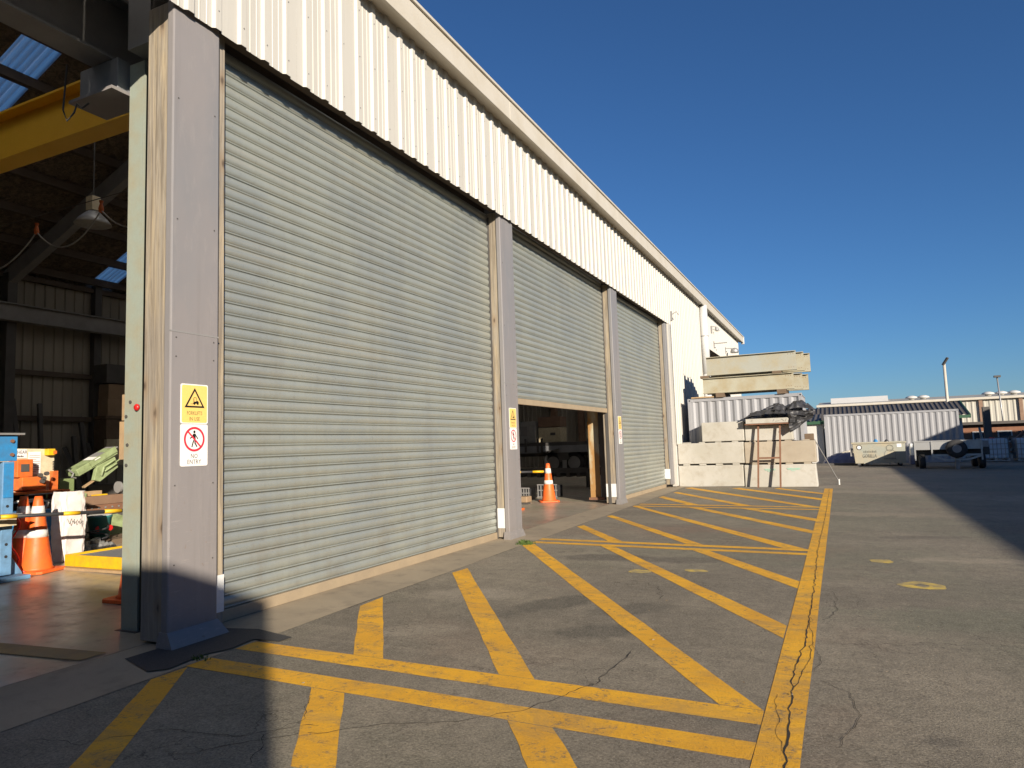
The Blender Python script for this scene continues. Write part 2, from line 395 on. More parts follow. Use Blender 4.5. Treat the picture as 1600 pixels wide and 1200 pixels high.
M['darkroof'] = worn('dark_roof_sheet', (0.075, 0.066, 0.058), (0.10, 0.09, 0.08), 1.0, 0.6)
k = N('skip_steel')
a = k.noise(1.6, 5, 0.6); b = k.noise(9, 4, 0.7)
col = k.mix(k.ramp(a, 0.42, 0.62), (0.33, 0.34, 0.29), (0.40, 0.35, 0.25))
col = k.mix(k.math('MULTIPLY', k.ramp(b, 0.56, 0.75), 0.5), col, (0.24, 0.19, 0.13))
k.color(col); k.rough(0.6); M['skip'] = k.m
M['ink'] = worn('dark_ink', (0.045, 0.043, 0.04), None, 6, 0.6, bump=0.0)
M['ink_faded'] = worn('faded_ink', (0.15, 0.15, 0.13), (0.25, 0.24, 0.19), 6, 0.6, bump=0.0)
M['sign_yellow'] = worn('sign_yellow', (0.86, 0.59, 0.17), (0.83, 0.56, 0.17), 3, 0.35, amount=0.3, bump=0.0)
M['sign_white'] = worn('sign_white', (0.84, 0.82, 0.78), (0.80, 0.78, 0.74), 3, 0.35, amount=0.3, bump=0.0)
M['sign_red'] = worn('sign_red', (0.62, 0.035, 0.06), None, 3, 0.35, amount=0.2, bump=0.0)
M['sign_black'] = worn('sign_black', (0.02, 0.018, 0.016), None, 3, 0.4, amount=0.2, bump=0.0)
M['mint'] = worn('mint_spray_paint', (0.30, 0.55, 0.44), (0.50, 0.52, 0.42), 9, 0.8)
k = N('ibc_plastic')
k.color((0.50, 0.60, 0.68)); k.rough(0.4); k.b.inputs['Subsurface Weight'].default_value = 0.15
M['ibc'] = k.m
M['brick'] = worn('brick_wall', (0.24, 0.11, 0.06), (0.18, 0.08, 0.05), 5, 0.8)
k = N('window_glass'); k.color((0.03, 0.045, 0.06)); k.rough(0.08); M['glass'] = k.m
k = N('grass_blade'); k.color((0.075, 0.125, 0.025)); k.rough(0.7); M['grass'] = k.m
M['bag'] = worn('woven_white_bag', (0.76, 0.69, 0.66), (0.66, 0.58, 0.55), 7, 0.75, bump=0.3)
M['card'] = worn('cardboard', (0.33, 0.23, 0.14), (0.25, 0.17, 0.10), 3, 0.8)
M['render'] = worn('rendered_wall', (0.42, 0.40, 0.37), None, 1, 0.8)

class B:
    """collects shapes; build() links them as one mesh object"""
    def __init__(self):
        self.v, self.f = [], []
    def add(self, vs, fs):
        o = len(self.v)
        self.v += [tuple(p) for p in vs]
        self.f += [tuple(i + o for i in q) for q in fs]
        return self
    def box(self, x0, x1, y0, y1, z0, z1, m=None):
        p = [(x, y, z) for z in (z0, z1) for y in (y0, y1) for x in (x0, x1)]
        if m is not None:
            p = [tuple(m @ Vector(q)) for q in p]
        return self.add(p, [(0, 2, 3, 1), (4, 5, 7, 6), (0, 1, 5, 4), (2, 6, 7, 3), (0, 4, 6, 2), (1, 3, 7, 5)])
    def bar(self, p0, p1, w, h):
        """rectangular bar between two points (w sideways, h upwards)"""
        p0, p1 = Vector(p0), Vector(p1)
        d = (p1 - p0).normalized()
        up = Vector((0, 0, 1)) if abs(d.z) < 0.95 else Vector((0, 1, 0))
        s = d.cross(up).normalized(); u = s.cross(d)
        vs = [p + s * a * w / 2 + u * b * h / 2 for p in (p0, p1) for a, b in ((-1, -1), (1, -1), (1, 1), (-1, 1))]
        return self.add(vs, [(3, 2, 1, 0), (4, 5, 6, 7), (0, 1, 5, 4), (1, 2, 6, 5), (2, 3, 7, 6), (3, 0, 4, 7)])
    def tube(self, pts, r, n=8, cap=True):
        pts = [Vector(p) for p in pts]
        rs = r if isinstance(r, (list, tuple)) else [r] * len(pts)
        base = len(self.v)
        for i, p in enumerate(pts):
            d = (pts[min(i + 1, len(pts) - 1)] - pts[max(i - 1, 0)]).normalized()
            up = Vector((0, 0, 1)) if abs(d.z) < 0.9 else Vector((0, 1, 0))
            s = d.cross(up).normalized(); u = s.cross(d)
            for j in range(n):
                a = 2 * math.pi * j / n
                self.v.append(tuple(p + s * math.cos(a) * rs[i] + u * math.sin(a) * rs[i]))
        for i in range(len(pts) - 1):
            for j in range(n):
                a, b = base + i * n + j, base + i * n + (j + 1) % n
                self.f.append((b, a, a + n, b + n))
        if cap:
            self.f.append(tuple(base + j for j in range(n)))
            self.f.append(tuple(base + (len(pts) - 1) * n + j for j in reversed(range(n))))
        return self
    def lathe(self, c, prof, n=24, m=None):
        base = len(self.v)
        for r, z in prof:
            for j in range(n):
                a = 2 * math.pi * j / n
                p = Vector((r * math.cos(a), r * math.sin(a), z))
                if m is not None:
                    p = m @ p
                self.v.append((c[0] + p[0], c[1] + p[1], c[2] + p[2]))
        for i in range(len(prof) - 1):
            for j in range(n):
                a, b = base + i * n + j, base + i * n + (j + 1) % n
                self.f.append((a, b, b + n, a + n))
        self.f.append(tuple(base + j for j in reversed(range(n))))
        self.f.append(tuple(base + (len(prof) - 1) * n + j for j in range(n)))
        return self
    def prism(self, poly, fn, d0, d1):
        """polygon in 2D, fn(a, b, d) -> 3D, between depths d0 and d1"""
        n = len(poly)
        vs = [fn(a, b, d) for d in (d0, d1) for a, b in poly]
        return self.add(vs, [tuple(reversed(range(n))), tuple(range(n, 2 * n))] + [(i, (i + 1) % n, n + (i + 1) % n, n + i) for i in range(n)])
    def build(self, name, mat, parent=None, bevel=0.0, smooth=False, fix=True):
        me = bpy.data.meshes.new(name)
        me.from_pydata(self.v, [], self.f)
        if fix:
            bm = bmesh.new(); bm.from_mesh(me)
            bmesh.ops.recalc_face_normals(bm, faces=bm.faces)
            bm.to_mesh(me); bm.free()
        me.materials.append(M[mat] if isinstance(mat, str) else mat)
        if smooth:
            for p in me.polygons:
                p.use_smooth = True
        o = bpy.data.objects.new(name, me)
        COL.objects.link(o)
        if parent is not None:
            adopt(o, parent)
        if bevel:
            b = o.modifiers.new('bevel', 'BEVEL')
            b.width = bevel; b.segments = 2; b.limit_method = 'ANGLE'; b.harden_normals = False
        return o

def wloc(o):
    p = Vector((0, 0, 0))
    while o is not None:
        p = p + o.location if o.parent is None else p + o.location + o.matrix_parent_inverse.translation
        o = o.parent
    return p

def adopt(o, parent):
    """parent o keeping its world coordinates (all parents are unrotated)"""
    o.parent = parent
    o.matrix_parent_inverse = Matrix.Translation(-wloc(parent))

def tag(o, label=None, cat=None, group=None, kind=None):
    for a, v in (('label', label), ('category', cat), ('group', group), ('kind', kind)):
        if v:
            o[a] = v
    return o

def empty(name, loc, parent=None):
    o = bpy.data.objects.new(name, None)
    o.empty_display_size = 0.2
    o.location = loc
    COL.objects.link(o)
    if parent is not None:
        adopt(o, parent)
    return o

def thing(name, label, cat, loc, group=None):
    return tag(empty(name, loc), label, cat, group)

def copy_tree(o, parent=None):
    c = o.copy()
    COL.objects.link(c)
    if parent is not None:
        c.parent = parent
        c.matrix_parent_inverse = o.matrix_parent_inverse.copy()
    for ch in list(o.children):
        copy_tree(ch, c)
    return c

def dup(o, delta, label, group=None):
    c = copy_tree(o)
    c.location = o.location + Vector(delta)
    c['label'] = label
    if group:
        c['group'] = group
    return c

def inst(name, mesh, loc, parent, rot=None):
    o = bpy.data.objects.new(name, mesh)
    COL.objects.link(o)
    o.location = loc
    if rot:
        o.rotation_euler = rot
    adopt(o, parent)
    return o

def text(s, size, origin, right, up, mat, name, parent, proud=0.002, align='CENTER', squeeze=1.0):
    """flat printed lettering on a plane"""
    cu = bpy.data.curves.new(name, 'FONT')
    cu.body = s; cu.size = size; cu.align_x = align; cu.align_y = 'CENTER'; cu.resolution_u = 2
    tmp = bpy.data.objects.new('tmp', cu)
    COL.objects.link(tmp)
    dg = bpy.context.evaluated_depsgraph_get()
    me = bpy.data.meshes.new_from_object(tmp.evaluated_get(dg))
    bpy.data.objects.remove(tmp)
    right, up = Vector(right).normalized(), Vector(up).normalized()
    nrm = right.cross(up)
    o0 = Vector(origin) + nrm * proud
    for v in me.vertices:
        v.co = o0 + right * (v.co.x * squeeze) + up * v.co.y
    me.materials.clear(); me.materials.append(M[mat])
    o = bpy.data.objects.new(name, me)
    COL.objects.link(o)
    adopt(o, parent)
    return o

def sheet(name, poly, mat, parent=None, lift=0.004):
    """flat sheet lying on the sloping yard"""
    b = B()
    b.add([(x, y, gz(x, y) + lift) for x, y in poly], [tuple(range(len(poly)))])
    o = b.build(name, mat, parent, fix=False)
    me = o.data
    if me.polygons[0].normal.z < 0:
        me.flip_normals()
    return o

def crumple(name, x0, x1, y0, y1, hf, mat, parent, n=26, seed=0, amp=0.08, fr=3.0):
    """crumpled sheeting: a height field hf(u, v) with creases, closed to the base"""
    b = B(); m = n
    for j in range(m + 1):
        for i in range(n + 1):
            u, v = i / n, j / m
            x, y = x0 + (x1 - x0) * u, y0 + (y1 - y0) * v
            q = Vector((x * fr + seed, y * fr, seed * 1.7))
            h = hf(u, v)
            cr = (1 - abs(noise.noise(q))) * amp + noise.noise(q * 2.7) * amp * 0.5
            e = min(u, v, 1 - u, 1 - v)
            b.v.append((x + noise.noise(q + Vector((9, 0, 0))) * amp, y + noise.noise(q + Vector((0, 9, 0))) * amp, h + cr * min(1, e * 8 + 0.15)))
    for j in range(m):
        for i in range(n):
            a = j * (n + 1) + i
            b.f.append((a, a + 1, a + n + 2, a + n + 1))
    return b.build(name, mat, parent, fix=False, smooth=True)

# ------------------------------------------------------------------ ground
def grid_coords(vals):
    return vals
b = B()
gx = [-300, -120, -50, -20, -12, -8, -4, 0, 4, 9, 20, 50, 120, 300]
gy = [-150, -50, -15, -8, 0, 8, 16, 24, 32, 40, 45, 60, 90, 150, 400]
for y in gy:
    for x in gx:
        b.v.append((x, y, gz(x, y)))
nx = len(gx)
for j in range(len(gy) - 1):
    for i in range(nx - 1):
        a = j * nx + i
        b.f.append((a, a + 1, a + nx + 1, a + nx))
yard = tag(b.build('ground', 'asphalt', fix=False), 'worn grey brown asphalt yard with yellow hatching', None, None, 'structure')

FX = -4.632          # pillar face
apron = B()
apn = 40
for j in range(apn + 1):
    y = -6 + 45 * j / apn
    for x in (-4.9, -4.13 - 0.0105 * y + 0.012 * math.sin(j * 2.3)):
        apron.v.append((x, y, gz(x, y) + (0.012 if x < -4.5 else 0.0035)))
for j in range(apn):
    apron.f.append((2 * j, 2 * j + 1, 2 * j + 3, 2 * j + 2))
tag(apron.build('pavement_strip', 'apron', fix=False), 'bare concrete strip along the shutter thresholds', None, None, 'structure')
fl = B()
fl.add([(x, y, gz(x, y) + 0.014) for x, y in ((-20.3, -8), (-12, -8), (-4.9, -8), (-4.9, 38.5), (-12, 38.5), (-20.3, 38.5))],
       [(0, 1, 4, 5), (1, 2, 3, 4)])
floor = tag(fl.build('floor', 'floor', fix=False), 'stained concrete workshop floor', None, None, 'structure')

# yellow hatching (world metres, unprojected from image pixels)
def strip(name, quad, lift):
    # densify the long edges and wobble the paint edge a little
    b = B(); n = 14
    a0, a1, b1, b0 = [Vector((*q, 0)) for q in quad]
    for i in range(n + 1):
        t = i / n
        for p in (a0.lerp(b0, t), a1.lerp(b1, t)):
            w = noise.noise(Vector((p.x * 5, p.y * 5, 3.3))) * 0.006
            b.v.append((p.x + w, p.y + w, gz(p.x, p.y) + lift))
    for i in range(n):
        b.f.append((2 * i, 2 * i + 1, 2 * i + 3, 2 * i + 2))
    o = b.build(name, 'line', yard, fix=False)
    if o.data.polygons[0].normal.z < 0:
        o.data.flip_normals()
    return o
E0 = -0.47
strip('yellow_line', [(-0.465, 1.0), (-0.262, 1.0), (-0.27, 21.2), (-0.485, 21.2)], 0.002)
for y0, y1, xl0 in ((3.88, 4.08, -4.22), (3.45, 3.65, -4.19), (9.76, 9.93, -4.24), (9.44, 9.60, -4.21), (15.62, 15.79, -4.25), (15.15, 15.30, -4.27)):
    strip('yellow_line', [(xl0, y0), (xl0 + 0.01, y1), (E0 - 0.001, y1), (E0 - 0.001, y0)], 0.0022)
DIAG = [[(-4.13, 5.31), (-4.15, 5.70), (-2.98, 4.085), (-3.24, 4.085)], [(-3.06, 3.445), (-2.80, 3.445), (-2.18, 2.60), (-2.42, 2.58)],
        [(-4.14, 7.02), (-4.11, 7.33), (-1.83, 4.085), (-2.08, 4.085)], [(-1.71, 3.445), (-1.45, 3.445), (-0.60, 2.28), (-0.84, 2.22)],
        [(-4.24, 9.18), (-4.12, 9.35), (-0.475, 4.085), (-0.71, 4.085)], [(-3.14, 9.435), (-2.94, 9.435), (-0.475, 5.93), (-0.475, 5.56)],
        [(-4.22, 11.42), (-4.17, 11.65), (-2.97, 9.935), (-3.19, 9.935)], [(-4.22, 13.11), (-4.17, 13.31), (-1.81, 9.935), (-2.04, 9.935)],
        [(-1.87, 9.435), (-1.65, 9.435), (-0.475, 7.74), (-0.475, 7.38)], [(-4.26, 15.14), (-4.10, 15.14), (-0.50, 9.935), (-0.78, 9.935)],
        [(-4.25, 17.54), (-4.23, 17.95), (-2.93, 15.795), (-3.19, 15.795)], [(-3.03, 15.145), (-2.78, 15.145), (-0.475, 11.89), (-0.475, 11.51)],
        [(-4.22, 19.12), (-4.19, 19.45), (-1.81, 15.795), (-2.08, 15.795)], [(-1.96, 15.145), (-1.68, 15.145), (-0.48, 13.57), (-0.48, 13.17)],
        [(-4.28, 20.94), (-4.10, 21.2), (-0.50, 15.795), (-0.75, 15.795)], [(-2.94, 20.95), (-2.76, 21.2), (-0.48, 17.86), (-0.48, 17.40)],
        [(-1.79, 21.0), (-1.66, 21.2), (-0.48, 19.55), (-0.48, 19.13)],
        [(-4.15, 3.17), (-4.14, 3.445), (-2.60, 1.45), (-2.80, 1.38)]]
for q in DIAG:
    strip('yellow_line', q, 0.002)
# old yellow band inside the left bay
o = strip('yellow_line', [(-9.5, 2.55), (-9.5, 2.80), (-4.95, 3.42), (-4.95, 3.22)], 0.020); 
o.data.materials[0] = concrete('faded_floor_yellow', (0.36, 0.25, 0.10), (0.26, 0.20, 0.12), (0.17, 0.14, 0.11))
# sprayed survey spots
def blob(name, cx, cy, rx, ry, mat, seed, hole=None, lift=0.0022):
    b = B(); n = 28
    rim = []
    for i in range(n):
        a = 2 * math.pi * i / n
        w = 1 + 0.30 * noise.noise(Vector((math.cos(a) * 1.7 + seed, math.sin(a) * 1.7, seed)))
        rim.append((cx + rx * w * math.cos(a), cy + ry * w * math.sin(a)))
    if hole:
        inn = [(cx + (x - cx) * hole, cy + (y - cy) * hole) for x, y in rim]
        b.add([(x, y, gz(x, y) + lift) for x, y in rim + inn], [(i, (i + 1) % n, n + (i + 1) % n, n + i) for i in range(n)])
    else:
        b.add([(x, y, gz(x, y) + lift) for x, y in rim], [tuple(range(n))])
    o = b.build(name, mat, yard, fix=False)
    if o.data.polygons[0].normal.z < 0:
        o.data.flip_normals()
    return o
blob('paint_spot', 0.62, 7.91, 0.20, 0.17, 'spray', 1.3, 0.32)
blob('paint_spot', 0.34, 9.25, 0.12, 0.12, 'spray', 4.3)
blob('paint_spot', -2.14, 7.76, 0.13, 0.10, 'spray', 7.7)
blob('paint_spot', -1.55, 8.0, 0.12, 0.07, 'spray', 9.7)
# fresh tar round the foot of the first pillar
sheet('tar_patch', [(-4.70, 3.38), (-4.29, 3.25), (-4.20, 3.34), (-4.24, 3.66), (-4.17, 3.84), (-4.20, 4.10), (-3.96, 4.11), (-3.95, 4.24), (-4.39, 4.33), (-4.68, 4.25)], 'tar', yard, 0.0135)
# cracks
def crack(pts, w, seed, rough=0.03, lift=0.0035):
    b = B(); P = []
    for (x0, y0), (x1, y1) in zip(pts[:-1], pts[1:]):
        L = math.hypot(x1 - x0, y1 - y0); n = max(2, int(L / 0.045))
        for i in range(n):
            t = i / n
            x, y = x0 + (x1 - x0) * t, y0 + (y1 - y0) * t
            j = noise.noise(Vector((x * 9 + seed, y * 9, seed))) * rough + noise.noise(Vector((x * 31, y * 31 + seed, 1.0))) * rough * 0.4
            nx_, ny_ = -(y1 - y0) / L, (x1 - x0) / L
            P.append((x + nx_ * j, y + ny_ * j, nx_, ny_))
    for x, y, a, c in P:
        ww = w * (0.25 + 0.9 * abs(noise.noise(Vector((x * 14, y * 14, seed + 5)))))
        for s in (-1, 1):
            b.v.append((x + a * ww * s, y + c * ww * s, gz(x, y) + lift))
    for i in range(len(P) - 1):
        b.f.append((2 * i, 2 * i + 1, 2 * i + 3, 2 * i + 2))
    o = b.build('crack', 'crack', yard, fix=False)
    if o.data.polygons[0].normal.z < 0:
        o.data.flip_normals()
crack([(-0.335, 2.4), (-0.33, 3.4), (-0.345, 4.2), (-0.365, 4.8), (-0.325, 5.5), (-0.33, 7.5), (-0.36, 10), (-0.34, 14), (-0.36, 21)], 0.0085, 1.0, 0.022)
crack([(-0.345, 4.5), (-0.30, 4.9), (-0.29, 5.6), (-0.32, 6.3)], 0.0035, 2.0, 0.03)
crack([(-0.335, 3.6), (-0.40, 3.9), (-0.43, 4.4)], 0.002, 2.4, 0.03)
crack([(-0.36, 4.75), (-0.24, 4.85), (-0.21, 5.2), (-0.30, 5.5)], 0.0025, 2.7, 0.03)
crack([(-2.6, 2.9), (-2.3, 3.15), (-2.0, 3.3), (-1.72, 3.55), (-1.55, 3.9), (-1.45, 4.2), (-1.42, 4.9)], 0.006, 3.0, 0.035)
crack([(-3.05, 2.45), (-2.6, 2.9)], 0.0045, 3.4, 0.04)
crack([(-3.9, 2.3), (-3.6, 2.35), (-3.35, 2.65), (-2.9, 2.75), (-2.6, 3.05)], 0.0045, 4.0, 0.04)
crack([(-2.95, 3.3), (-2.75, 3.05), (-2.8, 2.8), (-2.6, 2.5)], 0.004, 5.0, 0.04)
crack([(-0.20, 4.7), (-0.05, 4.55), (0.0, 4.2), (-0.1, 3.7)], 0.0035, 6.0, 0.04)
crack([(-0.22, 6.2), (-0.12, 6.6), (-0.16, 7.4)], 0.0035, 6.6, 0.04)
crack([(0.9, 4.6), (0.95, 5.2), (1.2, 5.9), (1.15, 6.6)], 0.003, 7.0, 0.04)
crack([(-1.6, 6.5), (-1.75, 7.0), (-2.1, 7.3)], 0.005, 8.0, 0.06)
crack([(-4.185, 5.2), (-4.225, 9), (-4.288, 15), (-4.35, 21)], 0.006, 9.0, 0.012)
# loose chips and leaves
chips = []
def chip_mesh(s):
    b = B()
    b.box(-s, s, -s * 0.5, s * 0.5, 0, s * 0.35)
    me = b.build('debris_chip', 'apron'); d = me.data; bpy.data.objects.remove(me); return d
cm = [chip_mesh(0.005), chip_mesh(0.008)]
leaf = B().add([(-0.016, 0, 0), (0, 0.006, 0.005), (0.016, 0, 0.002), (0, -0.006, 0.004)], [(0, 1, 2, 3)]).build('leaf', 'wood')
lm = leaf.data; bpy.data.objects.remove(leaf)
rnd = random.Random(3)
for i in range(60):
    x, y = rnd.uniform(-4.0, 2.4), rnd.choice((rnd.uniform(2.6, 7), rnd.uniform(3, 16)))
    o = inst('debris_chip', lm if i % 4 == 0 else cm[i % 2], (x, y, gz(x, y) + 0.012), yard, (0, 0, rnd.uniform(0, 6.28)))
    if i % 3 == 0 and i % 4:
        o.scale = (1.6, 0.8, 0.6)

# grass tufts at the pillar feet
def tuft(name, cx, cy, n, h, spread, label):
    b = B(); r = random.Random(int(cx * 100))
    for i in range(n):
        x, y = cx + r.gauss(0, spread), cy + r.gauss(0, spread)
        a, l = r.uniform(0, 6.28), h * r.uniform(0.4, 1.1)
        dx, dy = math.cos(a) * l * 0.6, math.sin(a) * l * 0.6
        w = 0.006
        z = gz(x, y)
        b.add([(x - w, y, z), (x + w, y, z), (x + dx * .5 + w * .7, y + dy * .5, z + l * .75), (x + dx, y + dy, z + l)], [(0, 1, 2), (0, 2, 3)])
    tag(b.build(name, 'grass', fix=False), label, 'grass', None, 'stuff')
tuft('grass_tuft', -4.24, 9.28, 130, 0.07, 0.055, 'green grass tuft at the foot of the second pillar')
tuft('grass_tuft', -4.20, 3.60, 26, 0.04, 0.03, 'small grass tuft beside the tar patch at the near pillar')

# ------------------------------------------------------------------ workshop building
shop = thing('workshop', 'long cream steel workshop with grey roller shutters along the yard', 'building', (-4.9, 9.0, gz(-4.9, 9)))

def rib_sheet(y0, y1, x, out, z0, z1, pitch=0.278, rw=0.082, depth=0.028, mini=True):
    """profiled steel sheet in the plane X = x, ribs standing out along +X*out; real thickness"""
    prof = [(y0, 0.0)]
    kk = math.ceil((y0 - 0.17) / pitch)
    while True:
        c = kk * pitch + 0.17
        if c + rw > y1:
            break
        if c - rw > y0:
            prof += [(c - rw * 0.62, 0.0), (c - rw * 0.36, depth), (c + rw * 0.36, depth), (c + rw * 0.62, 0.0)]
            if mini and c + pitch * 0.72 < y1:
                for m_ in (0.36, 0.64):
                    q = c + pitch * m_
                    prof += [(q - 0.009, 0.0), (q - 0.003, 0.005), (q + 0.003, 0.005), (q + 0.009, 0.0)]
        kk += 1
    prof += [(y1, 0.0)]
    b = B()
    for z in (z0, z1):
        for y, d in prof:
            b.v.append((x + out * d, y, z))
        for y, d in prof:
            b.v.append((x + out * (d - 0.002), y, z))
    n = len(prof)
    for i in range(n - 1):
        b.f.append((i, i + 1, 2 * n + i + 1, 2 * n + i))
        b.f.append((n + i + 1, n + i, 3 * n + i, 3 * n + i + 1))
    return b

CX = -4.600
SHW = 0.834
y = -1.99 + SHW * 4 - 0.0
ys = []
y = 2.533
while y < 38.3:
    ys.append((y, min(y + SHW, 38.6))); y += SHW
for i, (a, c) in enumerate(ys):
    if c < 21.75:
        spans = [(5.14, 6.93)]
    elif 28.0 < (a + c) / 2 < 32.2:
        spans = [(5.2, 6.93)]
    else:
        spans = [(0.12, 6.93)] if c > 22.3 else [(1.34, 6.93)]
    for z0, z1 in spans:
        o = rib_sheet(a + 0.0005, c - 0.0005, CX + (0.0015 if i % 2 else 0), 1, z0, z1).build('cladding_sheet', 'cream', shop, fix=False)
# rows of roofing screws
scr = B().lathe((0, 0, 0), [(0.008, 0), (0.006, 0.006)], 6, Matrix.Rotation(math.pi / 2, 3, 'Y')).build('screw', 'gsteel')
sm = scr.data; bpy.data.objects.remove(scr)
for zz in (5.30, 5.9, 6.45):
    kk = 13
    while kk * 0.278 + 0.17 < 15:
        inst('screw', sm, (CX + 0.0285, kk * 0.278 + 0.17, zz + 0.01 * math.sin(kk)), shop); kk += 1
# body of the near end of the building, behind the viewer's left shoulder
B().box(-4.66, -4.60, -8, 2.53, 5.14, 6.93).build('cladding_sheet', 'cream', shop)
B().box(-4.80, -4.60, -8, -1.9, 0.05, 5.14).build('wall', 'cream', shop)
# white plinth by the last pillar
B().box(-4.64, -4.585, 21.5, 22.5, 0.12, 1.34).build('plinth', 'white', shop, 0.006)
B().box(-4.70, -4.59, 21.27, 21.62, 0.12, 5.14).build('corner_flashing', 'cream', shop, 0.005)
# fascia board, gutter lip and roof edge
fa = B()
yy = -8.0
while yy < 39.0:
    ye = min(yy + 5.86, 39.05)
    B().box(-4.42, -4.375, yy + 0.002, ye - 0.002, 6.655, 6.965).build('fascia_board', 'fascia', shop, 0.006)
    yy = ye
B().box(-4.66, -4.345, -8, 39.1, 6.967, 7.01).build('roof_edge', 'fascia', shop, 0.005)
B().box(-4.60, -4.425, -8, 39.0, 6.70, 6.72).build('soffit', 'fascia', shop)
B().box(-4.50, -4.34, 39.0, 39.12, 6.60, 7.0).build('fascia_end', 'pvc', shop, 0.005)

# pillars
def pillar(y0, y1, sub):
    p = empty('pillar', (FX, (y0 + y1) / 2, gz(FX, y0)), shop)
    zb = gz(FX, y0) + 0.006
    f = B()
    f.box(-4.708, FX, y0, y1, zb + 0.10, 5.22)
    f.build('metal_flashing', 'flash', p, 0.012)
    # flared foot
    ft = B()
    out = 0.09 if y0 < 5 else 0.03
    ft.add([(FX - 0.09, y0 - 0.004, zb + 0.115), (FX + 0.003, y0 - 0.004, zb + 0.115), (FX + 0.003, y1 + 0.004, zb + 0.115), (FX - 0.09, y1 + 0.004, zb + 0.115),
            (FX - 0.09, y0 - 0.03, zb), (FX + out, y0 - 0.03, zb), (FX + out, y1 + 0.05, zb), (FX - 0.09, y1 + 0.05, zb)],
           [(0, 1, 2, 3), (1, 0, 4, 5), (2, 1, 5, 6), (3, 2, 6, 7)])
    ft.build('foot_flashing', 'flash', p)
    B().box(-4.645, FX + 0.0025, y0 + 0.0, y1 - 0.0, 2.48, 2.492).build('joint', 'gsteel', p)
    t = B(); t.box(-4.96, -4.711, y0 + 0.02, y1 + sub, zb + 0.03, 5.22)
    t.build('timber_post', 'timber', p, 0.008)
    if y0 > 5:
        B().box(-4.955, -4.712, y0 + 0.012, y0 + 0.017, zb + 0.17, zb + 0.47).build('steel_strap', 'plate', p)
    if y0 < 5:
        B().box(-4.90, -4.706, y1 + sub - 0.13, y1 + sub + 0.004, zb + 0.14, zb + 0.44).build('steel_strap', 'plate', p)
    # fixings
    b = B()
    for zz in (0.6, 1.2, 2.2, 2.35, 3.3, 4.3):
        for yy_ in (y0 + 0.05, y1 - 0.05):
            b.box(FX + 0.0005, FX + 0.004, yy_ - 0.005, yy_ + 0.005, zb + zz, zb + zz + 0.01)
    b.build('fixings', 'dsteel', p)
    return p
pillar(3.67, 4.128, 0.13)
pillar(9.60, 10.075, 0.10)
pillar(15.46, 15.95, 0.08)
p4 = empty('pillar', (FX, 21.2, gz(FX, 21)), shop)
B().box(-4.95, -4.72, 21.05, 21.25, 0.19, 5.22).build('timber_post', 'timber', p4, 0.008)
B().box(-4.72, FX, 21.03, 21.26, 0.19, 5.22).build('metal_flashing', 'flash', p4, 0.008)
B().box(-4.955, -4.70, 21.02, 21.028, 0.36, 0.66).build('steel_strap', 'plate', p4)
pillar(-2.3, -1.84, 0.13)

# roller shutters: every slat is its own piece
PIT = 0.1066
def slat_mesh(L):
    b = B(); n = 7
    # hooked joint, narrow round bead, groove, then the broad convex face
    pr = [(-0.010, -0.001), (-0.010, 0.003), (0.000, 0.005), (0.004, 0.008), (0.005, 0.012), (0.003, 0.016), (-0.002, 0.018), (-0.002, 0.020)]
    for i in range(n + 1):
        t = i / n
        pr.append((0.0145 * math.sin(math.pi * t) ** 0.75, 0.0205 + (PIT - 0.024) * t))
    pr.append((-0.010, PIT - 0.0025))
    for yv in (0, L):
        for x_, z in pr:
            b.v.append((x_, yv, z))
    m = len(pr)
    for i in range(m - 1):
        b.f.append((i, m + i, m + i + 1, i + 1))
    o = b.build('slat', 'slat', smooth=True, fix=False); d = o.data; bpy.data.objects.remove(o)
    return d
def shutter(y0, y1, zbot, ztop):
    p = empty('roller_shutter', (-4.868, y0, zbot), shop)
    L = y1 - y0
    me = slat_mesh(L)
    z = zbot + 0.115
    i = 0
    while z < ztop:
        o = inst('slat', me, (-4.868 + 0.0014 * math.sin(i * 1.7) + 0.001 * math.sin(i * 5.1), y0 + 0.004 * math.sin(i * 2.9), z + 0.0008 * math.sin(i * 3.7)), p,
                 (0.0, 0.012 * math.sin(i * 2.3), 0.00025 * math.sin(i * 4.1)))
        z += PIT; i += 1
    B().box(-4.885, -4.845, y0 - 0.01, y1 + 0.01, zbot + 0.012, zbot + 0.113).build('bottom_bar', 'bar', p, 0.006)
    for yy_ in (y0 - 0.035, y1 + 0.005):
        B().box(-4.905, -4.835, yy_, yy_ + 0.03, gz(-4.87, y0) + 0.02, 5.15).build('guide_channel', 'dsteel', p)
    B().box(-4.905, -4.895, y0, y1, zbot + 0.10, ztop).build('backing_sheet', 'dsteel', p)
shutter(4.30, 9.60, gz(-4.87, 4.5) + 0.0, 5.20)
shutter(10.21, 15.46, 2.19, 5.20)
shutter(16.07, 21.04, gz(-4.87, 18.5), 5.20)
for y0, y1 in ((4.26, 9.62), (10.18, 15.48), (16.04, 21.05)):
    B().box(-5.05, -4.905, y0, y1, 5.20, 5.30).build('lintel', 'lintel', shop)
    B().box(-4.80, -4.66, y0, y1, 5.235, 5.31).build('lintel', 'lintel', shop)
    B().box(-5.4, -4.92, y0, y1, 5.30, 5.8).build('roller_drum', 'dsteel', shop)

# downpipe with strap
dp = empty('downpipe', (-4.46, 27.2, 0.2), shop)
B().tube([(-4.46, 27.1, 4.0), (-4.46, 27.1, 6.68)], 0.16, 16).build('pipe', 'pvc', dp, smooth=True)
B().tube([(-4.46, 27.1, 0.2), (-4.46, 27.1, 4.0)], 0.155, 16).build('pipe', 'pvc', dp, smooth=True)
B().lathe((-4.46, 27.1, 5.46), [(0.168, 0), (0.168, 0.03)], 16).build('strap', 'gsteel', dp)
